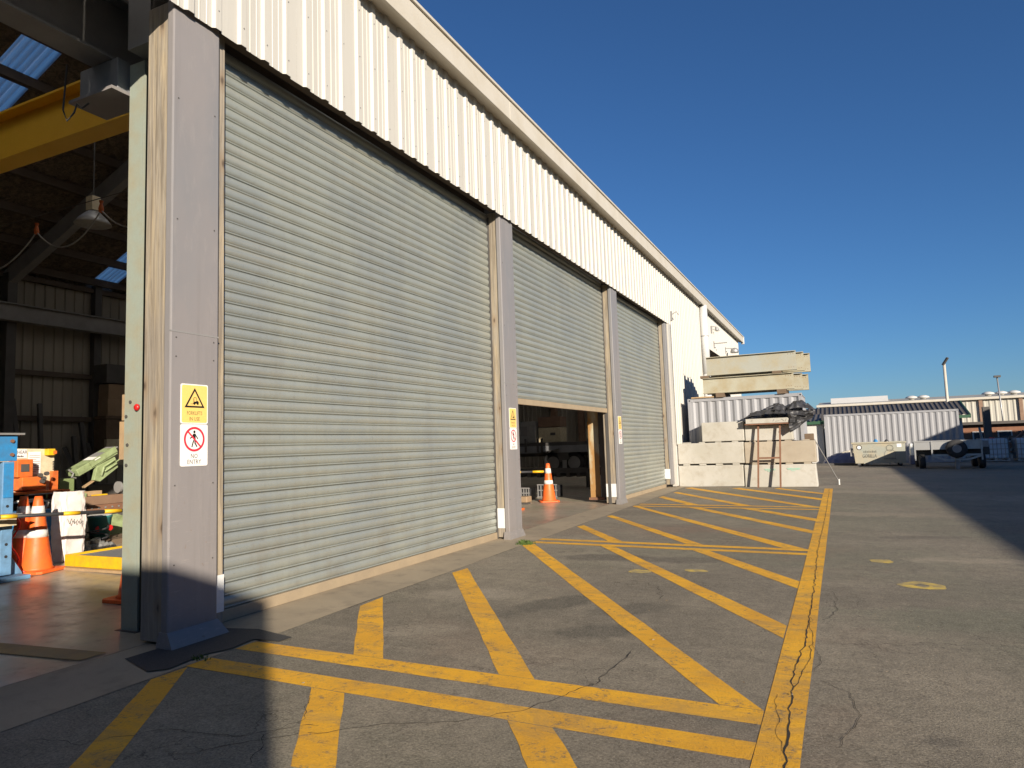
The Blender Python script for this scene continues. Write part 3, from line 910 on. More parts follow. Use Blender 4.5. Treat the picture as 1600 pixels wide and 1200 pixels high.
# dark door opening far along the wall
op = empty('side_opening', (-4.7, 30, 0.2), shop)
B().box(-5.3, -5.2, 27.8, 32.4, 0.1, 5.3).build('door', 'dsteel', op)
B().box(-5.2, -4.66, 27.9, 32.3, 5.2, 5.26).build('head', 'lintel', op)
for q in range(6):
    B().box(-5.19, -5.16, 27.9, 32.3, 4.7 + q * 0.08, 4.74 + q * 0.08).build('rib', 'gsteel', op)
# wall lamps on brackets
def walllamp(y_, z_, arm, kind):
    w = thing('wall_lamp', {'flood': 'round floodlight on the cream wall nearest its far end', 'arm': 'thin arm bracket lamp on the cream wall above the dark opening',
                            'twin': 'small twin spotlights high on the cream wall past the downpipe', 'hook': 'small hooked bracket on the cladding above the last pillar'}[kind], 'lamp', (-4.57, y_, z_))
    B().box(-4.6, -4.55, y_ - 0.04, y_ + 0.04, z_ - 0.2, z_ + 0.1).build('bracket', 'gsteel', w)
    if kind == 'flood':
        B().tube([(-4.55, y_, z_ + 0.05), (-4.25, y_ + 0.3, z_ + 0.05)], 0.02).build('arm', 'gsteel', w)
        B().lathe((-4.2, y_ + 0.35, z_ - 0.14), [(0.05, 0.22), (0.16, 0.16), (0.2, 0.02), (0.17, -0.02)], 16).build('head', 'galv', w, smooth=True)
    elif kind == 'arm':
        B().tube([(-4.55, y_, z_), (-4.05, y_ + 0.2, z_ + 0.03)], 0.022).build('arm', 'gsteel', w)
    elif kind == 'twin':
        for q in (0.25, 0.5):
            B().lathe((-4.4, y_ + q, z_), [(0.04, 0.1), (0.09, -0.06)], 10).build('head', 'galv', w)
        B().tube([(-4.55, y_, z_ + 0.1), (-4.4, y_ + 0.55, z_ + 0.1)], 0.015).build('arm', 'gsteel', w)
    else:
        B().tube([(-4.55, y_, z_), (-4.42, y_ + 0.05, z_ + 0.08), (-4.36, y_ + 0.08, z_ - 0.03)], 0.014).build('arm', 'gsteel', w)
walllamp(33.3, 5.68, 0, 'flood'); walllamp(30.0, 5.55, 0, 'arm'); walllamp(29.6, 6.15, 0, 'twin'); walllamp(21.8, 5.5, 0, 'hook')

# ---- roof and far walls (seen from inside through the open bays)
RID = -12.4
def zb_(x): return 6.75 + (x + 20.0) * 0.42
def zf_(x): return 6.95 + (-4.6 - x) * 0.3833
sky_y = [(-0.2, 0.55), (7.33, 8.08), (13.0, 13.74), (18.9, 19.65), (24.7, 25.4)]
edges = [-8.0] + [v for s in sky_y for v in s] + [38.6]
for i in range(len(edges) - 1):
    y0, y1 = edges[i], edges[i + 1]
    is_sky = i % 2 == 1
    x0, x1 = (-20.1, RID) if not is_sky else (-20.1, RID)
    if not is_sky:
        b = B()
        b.add([(-20.1, y0, zb_(-20.1)), (RID, y0, zb_(RID)), (RID, y1, zb_(RID)), (-20.1, y1, zb_(-20.1)),
               (-20.1, y0, zb_(-20.1) + 0.05), (RID, y0, zb_(RID) + 0.05), (RID, y1, zb_(RID) + 0.05), (-20.1, y1, zb_(-20.1) + 0.05)],
              [(3, 2, 1, 0), (4, 5, 6, 7), (0, 1, 5, 4), (1, 2, 6, 5), (2, 3, 7, 6), (3, 0, 4, 7)])
        b.build('roof_sheet', 'foil', shop)
    else:
        # translucent sheet with its own ribs
        n = 36
        pr = [(y0 - 0.02 + (y1 - y0 + 0.04) * q / n, 0.045 * math.sin(2 * math.pi * 6 * q / n) + 0.01 * math.sin(2 * math.pi * 1.7 * q / n)) for q in range(n + 1)]
        b = B()
        for x_ in (-20.1, RID):
            for yv, d in pr:
                b.v.append((x_, yv, zb_(x_) + 0.052 + d))
        m = len(pr)
        for q in range(m - 1):
            b.f.append((q, q + 1, m + q + 1, m + q))
        b.build('skylight', 'skylight', shop, fix=False)
fe = [-8.0]  # front slope: unseen translucent strips added to let more light inside
for yc in (-3.9, 1.9, 7.7, 13.5, 19.3, 25.1, 30.9, 35.5):
    fe += [yc - 0.85, yc + 0.85]
fe.append(38.6)
for i in range(len(fe) - 1):
    b = B()
    y0, y1 = fe[i], fe[i + 1]
    xa, xb = -4.42, RID
    if i % 2:
        b.add([(xa, y0, zf_(xa) + 0.04), (xb, y0, zf_(xb) + 0.04), (xb, y1, zf_(xb) + 0.04), (xa, y1, zf_(xa) + 0.04)], [(3, 2, 1, 0)])
        b.build('skylight', 'frosted_fill', shop, fix=False)  # added strip, brightens the workshop, out of view
    else:
        b.add([(xa, y0, zf_(xa) + 0.02), (xb, y0, zf_(xb) + 0.02), (xb, y1, zf_(xb) + 0.02), (xa, y1, zf_(xa) + 0.02),
               (xa, y0, zf_(xa) + 0.06), (xb, y0, zf_(xb) + 0.06), (xb, y1, zf_(xb) + 0.06), (xa, y1, zf_(xa) + 0.06)],
              [(3, 2, 1, 0), (4, 5, 6, 7), (0, 1, 5, 4), (1, 2, 6, 5), (2, 3, 7, 6), (3, 0, 4, 7)])
        b.build('roof_sheet', 'foil', shop)
for x_ in (-13.15, -14.2, -15.35, -16.5, -17.65, -18.75, -19.7):
    B().box(x_ - 0.07, x_ + 0.07, -8, 38.5, zb_(x_) - 0.20, zb_(x_) - 0.005).build('purlin', 'lintel', shop)
for x_ in (-5.6, -7.0, -8.4, -9.8, -11.2):
    B().box(x_ - 0.04, x_ + 0.04, -8, 38.5, zf_(x_) - 0.18, zf_(x_) + 0.005).build('purlin', 'lintel', shop)
for yf in (-1.1, 4.9, 10.72, 16.5, 22.3, 28.1, 33.9):
    b = B()
    for (xa, za, xb, zb2) in ((-19.9, zb_(-19.9) - 0.42, RID, zb_(RID) - 0.45), (-5.2, zf_(-5.2) - 0.42, RID, zf_(RID) - 0.45)):
        b.bar((xa, yf, za), (xb, yf, zb2), 0.20, 0.40)
    b.build('rafter', 'gsteel', shop)
    B().box(-20.0, -19.6, yf - 0.12, yf + 0.12, 0.1, 6.55).build('column', 'dsteel', shop)
for yc in (7.8, 13.2, 19.0, 25.0):
    B().box(-19.98, -19.78, yc - 0.10, yc + 0.10, 0.1, 6.7).build('column', 'dsteel', shop)
# back wall sheets and girts
yy = -8.0
while yy < 38.5:
    rib_sheet(yy, min(yy + 1.39, 38.6), -20.05, 1, 0.0, 6.78, mini=False, depth=0.04, rw=0.09).build('wall_sheet', 'interior_wall', shop, fix=False)
    yy += 1.39
for zz in (2.70, 3.95, 6.55):
    B().box(-20.0, -19.86, -8, 38.5, zz - 0.07, zz + 0.07).build('girt', 'lintel', shop)
# far end wall and near end wall
endw = rib_sheet(4.6, 20.1, 38.55, -1, 0.0, 9.9, mini=False, depth=0.04, rw=0.09)
endw.v = [(-y_, x_, z_) for x_, y_, z_ in endw.v]
for i, (x_, y_, z_) in enumerate(endw.v):
    if z_ > 5:
        endw.v[i] = (x_, y_, (zb_(x_) if x_ < RID else zf_(x_)) - 0.02)
endw.build('wall_sheet', 'interior_wall', shop)
B().prism([(-20.1, 0), (-4.6, 0), (-4.6, zf_(-4.6)), (RID, zf_(RID)), (-20.1, zb_(-20.1))], lambda a, c, d: (a, d, c), -8.1, -8.0).build('wall_sheet', 'interior_wall', shop)
for xc in (-15.3, -13.6, -9.6):
    B().box(xc - 0.16, xc + 0.16, 38.15, 38.5, 0.2, 8.6).build('column', 'brown', shop)
ed = empty('end_shutter', (-11.6, 38.4, 0.2), shop)
esm = B()
esm.add([(0, -0.0, 0), (3.4, 0, 0), (3.4, -0.02, 0.05), (0, -0.02, 0.05), (0, 0, 0.099), (3.4, 0, 0.099)], [(0, 1, 2, 3), (3, 2, 5, 4)])
eo = esm.build('slat', 'brown', fix=False); ed_me = eo.data; bpy.data.objects.remove(eo)
for q in range(40):
    inst('slat', ed_me, (-13.2, 38.36, 0.3 + q * 0.1), ed)

# crane runway beams, corbels and columns inside the front wall
for x_, z0, d in ((-5.72, 5.03, 0.62), (-19.45, 5.22, 0.46)):
    r = empty('crane_runway', (x_, 10, z0), shop)
    b = B()
    b.box(x_ - 0.012, x_ + 0.012, -8, 38.4, z0 + 0.025, z0 + d - 0.025)
    b.box(x_ - 0.14, x_ + 0.14, -8, 38.4, z0, z0 + 0.025)
    b.box(x_ - 0.14, x_ + 0.14, -8, 38.4, z0 + d - 0.025, z0 + d)
    b.build('beam', 'gsteel', r)
cb = empty('corbel', (-5.6, 3.9, 4.7), shop)
B().box(-6.02, -5.50, 3.80, 4.06, 4.74, 5.025).build('corbel_box', 'greytop', cb, 0.006)
B().box(-6.08, -5.49, 3.74, 4.10, 4.71, 4.738).build('base_plate', 'flash', cb)
B().box(-5.30, -5.02, 3.75, 4.10, 5.0, 6.7).build('column', 'gsteel', shop)
# sage steel column beside the first pillar
sp = empty('steel_column', (-5.34, 3.9, 0.1), shop)
b = B()
b.box(-5.47, -5.275, 3.895, 3.912, 0.10, 4.98)
b.box(-5.378, -5.364, 3.912, 4.09, 0.10, 4.98)
b.box(-5.47, -5.275, 4.09, 4.107, 0.10, 4.98)
b.build('column', 'sage', sp)
B().box(-5.50, -5.25, 3.86, 4.13, 0.085, 0.105).build('base_plate', 'dsteel', sp)
for zz, xx in ((1.62, -5.42), (1.86, -5.44), (1.98, -5.39), (1.45, -5.43)):
    B().lathe((xx, 3.893, zz), [(0.014, 0), (0.014, 0.008)], 8, Matrix.Rotation(math.pi / 2, 3, 'X')).build('bolt', 'dsteel', sp)
B().box(-5.53, -5.472, 3.895, 3.95, 1.50, 1.82).build('timber_packer', 'wood', sp)
B().box(-5.505, -5.472, 3.897, 3.93, 1.83, 2.05).build('timber_packer', 'wood', sp)
rb = tag(B().lathe((-5.30, 3.893, 1.93), [(0.028, 0), (0.030, 0.015), (0.018, 0.026)], 14, Matrix.Rotation(math.pi / 2, 3, 'X')).build('push_button', 'red', smooth=True),
         'round red push button on the sage steel column', 'button')
B().box(-5.26, -5.00, 3.96, 4.10, 0.09, 5.0).build('dark_gap_strip', 'dsteel', shop)  # dark strip standing in for the shaded gap between column and timber
# steel column in the second bay
sp = empty('steel_column', (-5.3, 15.9, 0.15), shop)
b = B(); b.box(-5.47, -5.22, 15.86, 15.88, 0.19, 4.9); b.box(-5.352, -5.338, 15.88, 16.1, 0.19, 4.9); b.build('column', 'sage_rust', sp)
B().box(-5.20, -4.965, 15.86, 16.05, 0.18, 4.9).build('packer', 'dsteel', sp)
B().box(-5.50, -5.10, 15.80, 16.05, 0.165, 0.225).build('base_plate', 'rust', sp, 0.006)

# ------------------------------------------------------------------ safety signs on the pillars
def sign_pair(yc, zt, w, where):
    X = FX
    hY, hN = 0.315, 0.33
    def fn(a, c, d): return (X + d, yc + a, c)
    def panel(z0, z1, mat, root, nm, inset=0.0, d0=0.001, d1=0.005):
        r = 0.014; pts = []
        for cx, cz, a0 in ((w / 2 - r - inset, z1 - r - inset, 0), (-w / 2 + r + inset, z1 - r - inset, 90), (-w / 2 + r + inset, z0 + r + inset, 180), (w / 2 - r - inset, z0 + r + inset, 270)):
            for q in range(4):
                a = math.radians(a0 + q * 30)
                pts.append((cx + r * math.cos(a), cz + r * math.sin(a)))
        return B().prism(pts, fn, d0, d1).build(nm, mat, root)
    z1, z0 = zt, zt - hY
    s = thing('warning_sign', 'yellow triangle forklift warning sign on the %s grey pillar' % where, 'sign', (X, yc, z0), 'yellow forklift warning signs on the pillars')
    panel(z0, z1, 'sign_white', s, 'board')
    panel(z0, z1, 'sign_yellow', s, 'face', 0.009, 0.0052, 0.0062)
    def tri(cz, h, hw): return [(-hw, cz), (hw, cz), (0, cz + h)]
    B().prism(tri(z0 + 0.128, 0.158, 0.095), fn, 0.0064, 0.0070).build('triangle', 'sign_black', s)
    B().prism(tri(z0 + 0.142, 0.117, 0.070), fn, 0.0072, 0.0076).build('triangle_field', 'sign_yellow', s)
    g = B(); zc = z0 + 0.152
    # little forklift: body, wheels, cage, mast, forks
    def flat(pts): g.prism([(a, zc + c) for a, c in pts], fn, 0.0078, 0.0082)
    flat([(-0.010, 0.008), (0.036, 0.008), (0.038, 0.022), (0.024, 0.032), (0.010, 0.026), (-0.010, 0.022)])
    for wx in (-0.004, 0.028):
        flat([(wx + 0.010 * math.cos(q * 0.785), 0.008 + 0.010 * math.sin(q * 0.785)) for q in range(8)])
    for seg in ((-0.006, 0.022, -0.009, 0.056), (0.018, 0.026, 0.013, 0.056)):
        a0, c0, a1, c1 = seg
        flat([(a0 - 0.002, c0), (a0 + 0.002, c0), (a1 + 0.002, c1), (a1 - 0.002, c1)])
    flat([(-0.011, 0.054), (0.015, 0.054), (0.015, 0.058), (-0.011, 0.058)])
    flat([(-0.017, 0.004), (-0.014, 0.004), (-0.014, 0.050), (-0.017, 0.050)])
    flat([(-0.040, 0.004), (-0.016, 0.004), (-0.016, 0.008), (-0.040, 0.007)])
    g.build('pictogram', 'sign_black', s)
    for i, tx in enumerate(('FORKLIFTS', 'IN USE')):
        text(tx, 0.042, (X + 0.0064, yc, z0 + 0.083 - i * 0.046), (0, 1, 0), (0, 0, 1), 'ink', 'lettering', s, 0.0004, squeeze=0.72 if i == 0 else 0.8)
    z1 = z0 - 0.004; z0 = z1 - hN
    s = thing('prohibition_sign', 'white no entry sign with red crossed walker on the %s grey pillar' % where, 'sign', (X, yc, z0), 'white no entry signs on the pillars')
    panel(z0, z1, 'sign_white', s, 'board')
    zc = z1 - 0.118; R0, R1 = 0.098, 0.080; n = 40
    g = B()
    ring = [(math.cos(2 * math.pi * q / n), math.sin(2 * math.pi * q / n)) for q in range(n)]
    g.add([(X + 0.0062, yc + R0 * a, zc + R0 * c) for a, c in ring] + [(X + 0.0062, yc + R1 * a, zc + R1 * c) for a, c in ring],
          [(q, (q + 1) % n, n + (q + 1) % n, n + q) for q in range(n)])
    g.build('red_ring', 'sign_red', s)
    def mk(pts, d): return [(X + d, yc + a, zc + c) for a, c in pts]
    f = B()
    def flat2(pts): f.add(mk(pts, 0.0058), [tuple(range(len(pts)))])
    flat2([(0.000 + 0.011 * math.cos(q * 0.63), 0.058 + 0.012 * math.sin(q * 0.63)) for q in range(10)])
    flat2([(-0.014, 0.043), (0.012, 0.044), (0.012, 0.0), (-0.006, -0.004)])
    flat2([(0.010, 0.044), (0.018, 0.030), (0.037, 0.006), (0.032, -0.002), (0.010, 0.026)])
    flat2([(-0.012, 0.042), (-0.022, 0.022), (-0.044, 0.010), (-0.040, 0.002), (-0.014, 0.014), (-0.004, 0.030)])
    flat2([(-0.006, 0.0), (0.004, -0.002), (-0.008, -0.030), (-0.018, -0.064), (-0.028, -0.062), (-0.018, -0.026)])
    flat2([(0.002, 0.0), (0.012, 0.0), (0.012, -0.028), (0.030, -0.058), (0.022, -0.064), (0.000, -0.032)])
    f.build('walking_figure', 'sign_black', s, fix=False)
    c_, s_ = math.cos(math.radians(-45)), math.sin(math.radians(-45))
    g = B()
    g.add(mk([(c_ * a - s_ * t, s_ * a + c_ * t) for a, t in ((-0.083, -0.007), (0.083, -0.007), (0.083, 0.007), (-0.083, 0.007))], 0.0068), [(0, 1, 2, 3)])
    g.build('red_slash', 'sign_red', s, fix=False)
    for i, tx in enumerate(('NO', 'ENTRY')):
        text(tx, 0.050, (X + 0.005, yc, z0 + 0.078 - i * 0.046), (0, 1, 0), (0, 0, 1), 'ink', 'lettering', s, 0.0006, squeeze=0.85)
sign_pair(3.892, 2.078, 0.256, 'nearest')
sign_pair(9.84, 2.10, 0.256, 'second')
sign_pair(15.70, 2.12, 0.256, 'third')

# ------------------------------------------------------------------ cones and barrier bars
def cone_at(x, y, label, h=0.93, yawdeg=0.0, group='orange traffic cones'):
    z = gz(x, y) + 0.016
    t = thing('traffic_cone', label, 'cone', (x, y, z), group)
    a = math.radians(yawdeg); s = 0.235
    pts = [(x + s * (math.cos(a) * u - math.sin(a) * v), y + s * (math.sin(a) * u + math.cos(a) * v)) for u, v in ((-1, -.8), (-.8, -1), (.8, -1), (1, -.8), (1, .8), (.8, 1), (-.8, 1), (-1, .8))]
    B().prism(pts, lambda p, q, d: (p, q, d), z, z + 0.035).build('base', 'orange', t, 0.006)
    r = lambda hh: 0.175 - (0.175 - 0.045) * (hh / h)
    B().lathe((x, y, z), [(0.19, 0.035), (r(0.05), 0.06), (r(0.5), 0.5), (r(h * 0.93), h * 0.93), (r(h) - 0.004, h), (r(h) - 0.018, h - 0.005)], 28).build('body', 'orange', t, smooth=True)
    for h0, h1 in ((h * 0.46, h * 0.56), (h * 0.74, h * 0.87)):
        B().lathe((x, y, z), [(r(h0) + 0.003, h0), (r(h1) + 0.003, h1)], 28).build('reflective_band', 'band', t, smooth=True)
    return t
cone_at(-9.10, 5.35, 'front orange cone with white bands beside the white sack', yawdeg=20)
cone_at(-9.28, 5.28, 'orange cone tucked behind the front cone beside the blue press', yawdeg=8)
cone_at(-6.42, 4.74, 'orange cone half hidden behind the sage steel column', yawdeg=5)
cone_at(-6.5, 15.73, 'orange cone standing in the half open second doorway', h=0.93, yawdeg=30)
def barrier(p0, p1, stripes, label, r=0.022):
    t = thing('barrier_bar', label, 'barrier', (p0[0], p0[1], gz(p0[0], p0[1])), 'black and yellow barrier bars')
    p0, p1 = Vector(p0), Vector(p1)
    B().tube([p0, p1], r, 10).build('bar', 'black', t, smooth=True)
    for a, c in stripes:
        B().tube([p0.lerp(p1, a), p0.lerp(p1, c)], r + 0.004, 10).build('yellow_stripe', 'yellow', t, smooth=True)
    return t
barrier((-8.62, 4.2, 0.92), (-8.30, 6.32, 0.835), [(0.03, 0.12), (0.20, 0.275), (0.50, 0.585), (0.72, 0.815)], 'black and yellow bar slung across the open left bay past the cones')
barrier((-6.52, 15.71, 0.86), (-7.9, 14.9, 0.88), [(0.05, 0.22), (0.4, 0.62), (0.8, 0.95)], 'black and yellow bar reaching left from the cone in the second doorway', 0.026)

# ------------------------------------------------------------------ left bay contents
crane = thing('crane_beam', 'yellow overhead crane beam spanning the left bay', 'crane', (-12, 5.0, 5.3))
b = B(); cz0, cd = 5.33, 0.62; cy = 5.05
b.box(-19.4, -5.75, cy - 0.012, cy + 0.012, cz0 + 0.03, cz0 + cd - 0.03)
b.build('web', 'crane', crane)
B().box(-19.4, -5.75, cy - 0.13, cy + 0.13, cz0, cz0 + 0.03).build('bottom_flange', 'crane', crane)
B().box(-19.4, -5.75, cy - 0.15, cy + 0.15, cz0 + cd - 0.03, cz0 + cd).build('top_flange', 'crane', crane)
hc = thing('hanging_cable', 'black cable loop hanging by the grey corbel', 'cable', (-6.0, 3.72, 4.7))
B().tube([(-6.05, 3.70, 5.05), (-6.06, 3.68, 4.62), (-6.03, 3.70, 4.52), (-5.98, 3.73, 4.60), (-5.96, 3.74, 4.68), (-5.90, 3.75, 4.63), (-5.84, 3.77, 4.67)], 0.008, 6).build('cable', 'black', hc)
# festoon cable with orange hooks
fc = thing('festoon_cable', 'pale cable drooping between two orange hooks under the roof', 'cable', (-9.7, 6.0, 4.8))
pts = []
A_, B2, C2, D_ = Vector((-11.6, 6, 4.42)), Vector((-10.43, 6, 4.86)), Vector((-8.98, 6, 4.93)), Vector((-8.0, 6, 4.6))
def sag(p, q, s, n=12):
    return [p.lerp(q, i / n) - Vector((0, 0, s * 4 * (i / n) * (1 - i / n))) for i in range(n + 1)]
B().tube(sag(A_, B2, 0.12) + sag(B2, C2, 0.36)[1:] + sag(C2, D_, 0.15)[1:], 0.010, 6).build('cable', 'galv', fc)
for p in (B2, C2):
    B().lathe(tuple(p), [(0.03, -0.03), (0.035, 0.02), (0.018, 0.09), (0.03, 0.13)], 10).build('hook', 'machine_orange', fc)
B().tube([(-12.5, 6, 5.1), (-7, 6, 5.1)], 0.006, 5).build('wire', 'dsteel', fc)
lamp = thing('high_bay_lamp', 'metal bell shaped high bay lamp hanging under the dark roof', 'lamp', (-12.2, 8, 5.9))
B().lathe((-12.2, 8, 5.84), [(0.07, 0.26), (0.12, 0.22), (0.24, 0.10), (0.31, 0.0), (0.29, -0.01)], 24).build('reflector', 'galv', lamp, smooth=True)
B().box(-12.29, -12.11, 7.92, 8.08, 6.10, 6.36).build('ballast_box', 'machine_cream', lamp)
B().tube([(-12.2, 8, 6.36), (-12.2, 8, 9.8)], 0.012, 6).build('stem', 'dsteel', lamp)

# blue hydraulic press
pr = thing('hydraulic_press', 'bright blue steel press frame at the left edge', 'press', (-8.95, 4.5, 0.14))
g0 = gz(-8.95, 4.8) + 0.015
b = B(); b.box(-9.02, -8.86, 4.80, 4.925, g0 + 0.06, 1.52)
up_ = b.build('upright', 'blue_pale', pr, 0.006)
for zz in (0.42, 0.56, 0.85, 1.0, 1.25):
    B().lathe((-8.858, 4.86, zz), [(0.017, 0), (0.017, 0.002)], 10, Matrix.Rotation(math.pi / 2, 3, 'Y')).build('hole', 'black', up_)
B().box(-8.857, -8.850, 4.81, 4.915, 1.10, 1.50).build('blue_panel', 'blue', pr)
B().box(-9.02, -8.86, 3.9, 4.025, g0 + 0.06, 1.52).build('upright', 'blue', pr, 0.006)
cbm = B().box(-9.06, -8.845, 3.85, 4.945, 1.525, 1.83).build('crosshead', 'blue', pr, 0.006)
B().box(-9.08, -8.80, 3.83, 5.0, 1.832, 1.855).build('top_plate', 'galv', pr)
for zz in (1.60, 1.76):
    B().lathe((-8.843, 4.88, zz), [(0.022, 0), (0.022, 0.02)], 6, Matrix.Rotation(math.pi / 2, 3, 'Y')).build('bolt', 'rust', cbm)
B().prism([(4.75, g0 + 0.02), (5.10, g0 + 0.01), (5.10, g0 + 0.05), (4.93, g0 + 0.33), (4.75, g0 + 0.33)], lambda a, c, d: (d, a, c), -8.98, -8.96).build('foot_bracket', 'blue_pale', pr)
B().box(-9.15, -8.72, 4.74, 5.06, g0, g0 + 0.045).build('foot_plate', 'blue_pale', pr)
B().box(-9.10, -8.70, 3.95, 4.94, 0.90, 0.915).build('table_edge', 'galv', pr)
B().box(-9.05, -8.74, 4.0, 4.90, 0.78, 0.90).build('table', 'machine_cream', pr)
B().box(-9.2, -8.75, 4.6, 4.72, g0 - 0.0, g0 + 0.03).build('timber_packer', 'wood', pr)

# punch and shear machine
ms = thing('shear_machine', 'cream and orange shearing machine behind the cones', 'machine', (-11.1, 6.4, 0.15))
X = -11.0
body = B().prism([(5.9, 1.05), (6.69, 1.05), (6.69, 1.58), (6.60, 1.70), (5.9, 1.72)], lambda a, c, d: (d, a, c), X - 0.4, X).build('body', 'machine_cream', ms, 0.012)
B().box(X + 0.002, X + 0.006, 6.09, 6.28, 1.57, 1.70).build('name_plate', 'paper', ms)
text('SHEAR', 0.072, (X + 0.006, 6.20, 1.655), (0, 1, 0), (0, 0, 1), 'ink', 'lettering', ms, 0.002, squeeze=0.78)
b = B()
for q in range(6):
    b.box(X + 0.0065, X + 0.008, 6.105 + q * 0.022, 6.121 + q * 0.022, 1.585, 1.61 - 0.006 * (q % 2))
b.build('small_print', 'ink', ms)
ip = B().box(X + 0.002, X + 0.006, 6.30, 6.48, 1.32, 1.66).build('instruction_sheet', 'paper', ms)
b = B()
for q in range(9):
    b.box(X + 0.0065, X + 0.008, 6.315, 6.315 + (0.15 if q % 3 else 0.10), 1.36 + q * 0.03, 1.366 + q * 0.03)
b.build('print', 'ink_faded', ip)
B().box(X + 0.002, X + 0.10, 6.53, 6.64, 1.60, 1.70).build('switch_box', 'yellow', ms, 0.008)
B().box(X + 0.10, X + 0.125, 6.605, 6.645, 1.62, 1.67).build('switch_knob', 'machine_orange', ms)
B().box(X + 0.002, X + 0.22, 6.03, 6.25, 1.29, 1.55).build('punch_head', 'machine_orange', ms, 0.01)
B().box(X + 0.222, X + 0.23, 6.08, 6.19, 1.37, 1.48).build('head_recess', 'dsteel', ms)
B().box(X + 0.002, X + 0.26, 6.08, 6.42, 1.10, 1.29).build('bed_block', 'machine_orange', ms, 0.01)
for yy_, zz in ((6.31, 1.31), (6.36, 1.26), (6.40, 1.33), (6.34, 1.22)):
    B().lathe((X + 0.27, yy_, zz), [(0.03, 0), (0.03, 0.05)], 8, Matrix.Rotation(math.pi / 2, 3, 'Y')).build('clamp_bolt', 'dsteel', ms)
B().box(X + 0.004, X + 0.08, 6.62, 6.70, 1.06, 1.36).build('guard_strip', 'machine_orange', ms)
b = B()
for q in range(6):
    b.box(X + 0.006, X + 0.02, 6.655, 6.672, 1.38 + q * 0.024, 1.392 + q * 0.024)
b.build('spring', 'dsteel', ms)
B().box(X - 0.1, X + 0.35, 5.95, 6.72, 1.045, 1.075).build('work_table', 'machine_orange', ms)
B().box(X + 0.28, X + 0.40, 6.1, 6.92, 1.03, 1.045).build('work_plate', 'galv', ms)
B().box(X + 0.0, X + 0.36, 6.60, 6.72, 0.90, 1.045).build('support_bracket', 'machine_orange', ms)
B().box(X - 0.35, X - 0.05, 5.95, 6.6, 0.16, 1.045).build('pedestal', 'dsteel', ms)
B().box(X + 0.05, X + 0.45, 5.5, 6.55, 0.93, 0.95).build('lower_rail', 'galv', ms)
bb = thing('blue_cabinet', 'louvred blue motor cabinet low behind the cones', 'cabinet', (-10.5, 6.0, 0.16))
B().box(-10.7, -10.2, 5.35, 6.28, 0.16, 0.83).build('body', 'blue', bb, 0.01)
for q in range(6):
    B().box(-10.2, -10.18, 5.4, 5.85, 0.50 + q * 0.045, 0.525 + q * 0.045).build('louvre', 'blue', bb)
B().box(-10.2, -10.195, 6.02, 6.12, 0.48, 0.62).build('label_plate', 'paper', bb)
hp = thing('bent_pipe', 'bent pale pipe looping behind the cones', 'pipe', (-9.9, 5.9, 0.5))
B().tube([(-9.9, 5.55, 0.99), (-9.9, 5.85, 1.0), (-9.9, 5.95, 0.95), (-9.9, 5.84, 0.72), (-9.9, 5.82, 0.40), (-9.9, 5.82, 0.15)], 0.018, 8).build('pipe', 'galv', hp, smooth=True)

# white woven sack
sk = thing('woven_sack', 'tall white woven sack standing beside the cones', 'sack', (-9.6, 6.05, 0.15))
b = B(); nu, nv = 72, 48
for j in range(nv + 1):
    v = j / nv
    for i in range(nu):
        a = 2 * math.pi * i / nu
        c, s = math.cos(a), math.sin(a)
        e = 0.35
        px = 0.12 * (abs(c) ** e) * (1 if c > 0 else -1)
        py = 0.15 * (abs(s) ** e) * (1 if s > 0 else -1)
        q = Vector((c * 2.2, s * 2.2, v * 2.5 + 3))
        w = 1 + 0.16 * noise.noise(q) + 0.14 * (1 - abs(noise.noise(q * 2.9))) + 0.06 * noise.noise(q * 6.1) - 0.05 + 0.04 * math.sin(v * 3)
        b.v.append((-9.6 + px * w * (1 - 0.25 * max(0, v - 0.85) / 0.15), 6.05 + py * w, 0.155 + 0.93 * v + 0.02 * noise.noise(q * 3) * v))
for j in range(nv):
    for i in range(nu):
        a_, c_ = j * nu + i, j * nu + (i + 1) % nu
        b.f.append((a_, c_, c_ + nu, a_ + nu))
b.f.append(tuple(nv * nu + i for i in range(nu)))
b.build('bag', 'bag', sk, smooth=True, fix=False)
b = B()
for q, (y_, z_) in enumerate(((5.90, 0.73), (5.925, 0.66), (5.95, 0.73), (5.965, 0.68), (5.99, 0.72), (6.0, 0.66), (6.03, 0.71), (6.045, 0.67), (6.075, 0.72), (6.08, 0.66))):
    b.v.append((-9.395, y_, z_)); b.v.append((-9.395, y_ + 0.008, z_ + 0.004))
for q in range(9):
    b.f.append((2 * q, 2 * q + 1, 2 * q + 3, 2 * q + 2))
b.build('pen_scribble', 'ink_faded', sk, fix=False)

# band saw
sw = thing('band_saw', 'light green band saw with its arm raised', 'saw', (-11.6, 7.8, 0.15))
c0 = Vector((-11.5, 7.28, 1.30)); c1 = Vector((-11.5, 7.95, 1.655))
B().bar(c0, c1, 0.30, 0.12).build('arm', 'saw_green', sw, 0.01)
B().bar(c0 + Vector((0.16, 0.20, 0.13)), c1 + Vector((0.16, -0.02, 0.03)), 0.02, 0.10).build('blade_cover', 'saw_green', sw)
B().bar(c0 + Vector((0, 0.37, 0.26)), c1 + Vector((0, 0.02, 0.068)), 0.31, 0.012).build('label_strip', 'gsteel', sw)
B().bar(c0 + Vector((0.02, 0.27, 0.205)), c0 + Vector((0.02, 0.36, 0.253)), 0.32, 0.014).build('label_strip', 'paper', sw)
B().prism([(7.55, 1.17), (7.66, 1.14), (7.98, 1.37), (7.92, 1.55), (7.60, 1.40)], lambda a, c, d: (d, a, c), -11.42, -11.34).build('wheel_guard', 'saw_green', sw, 0.008)
b = B()
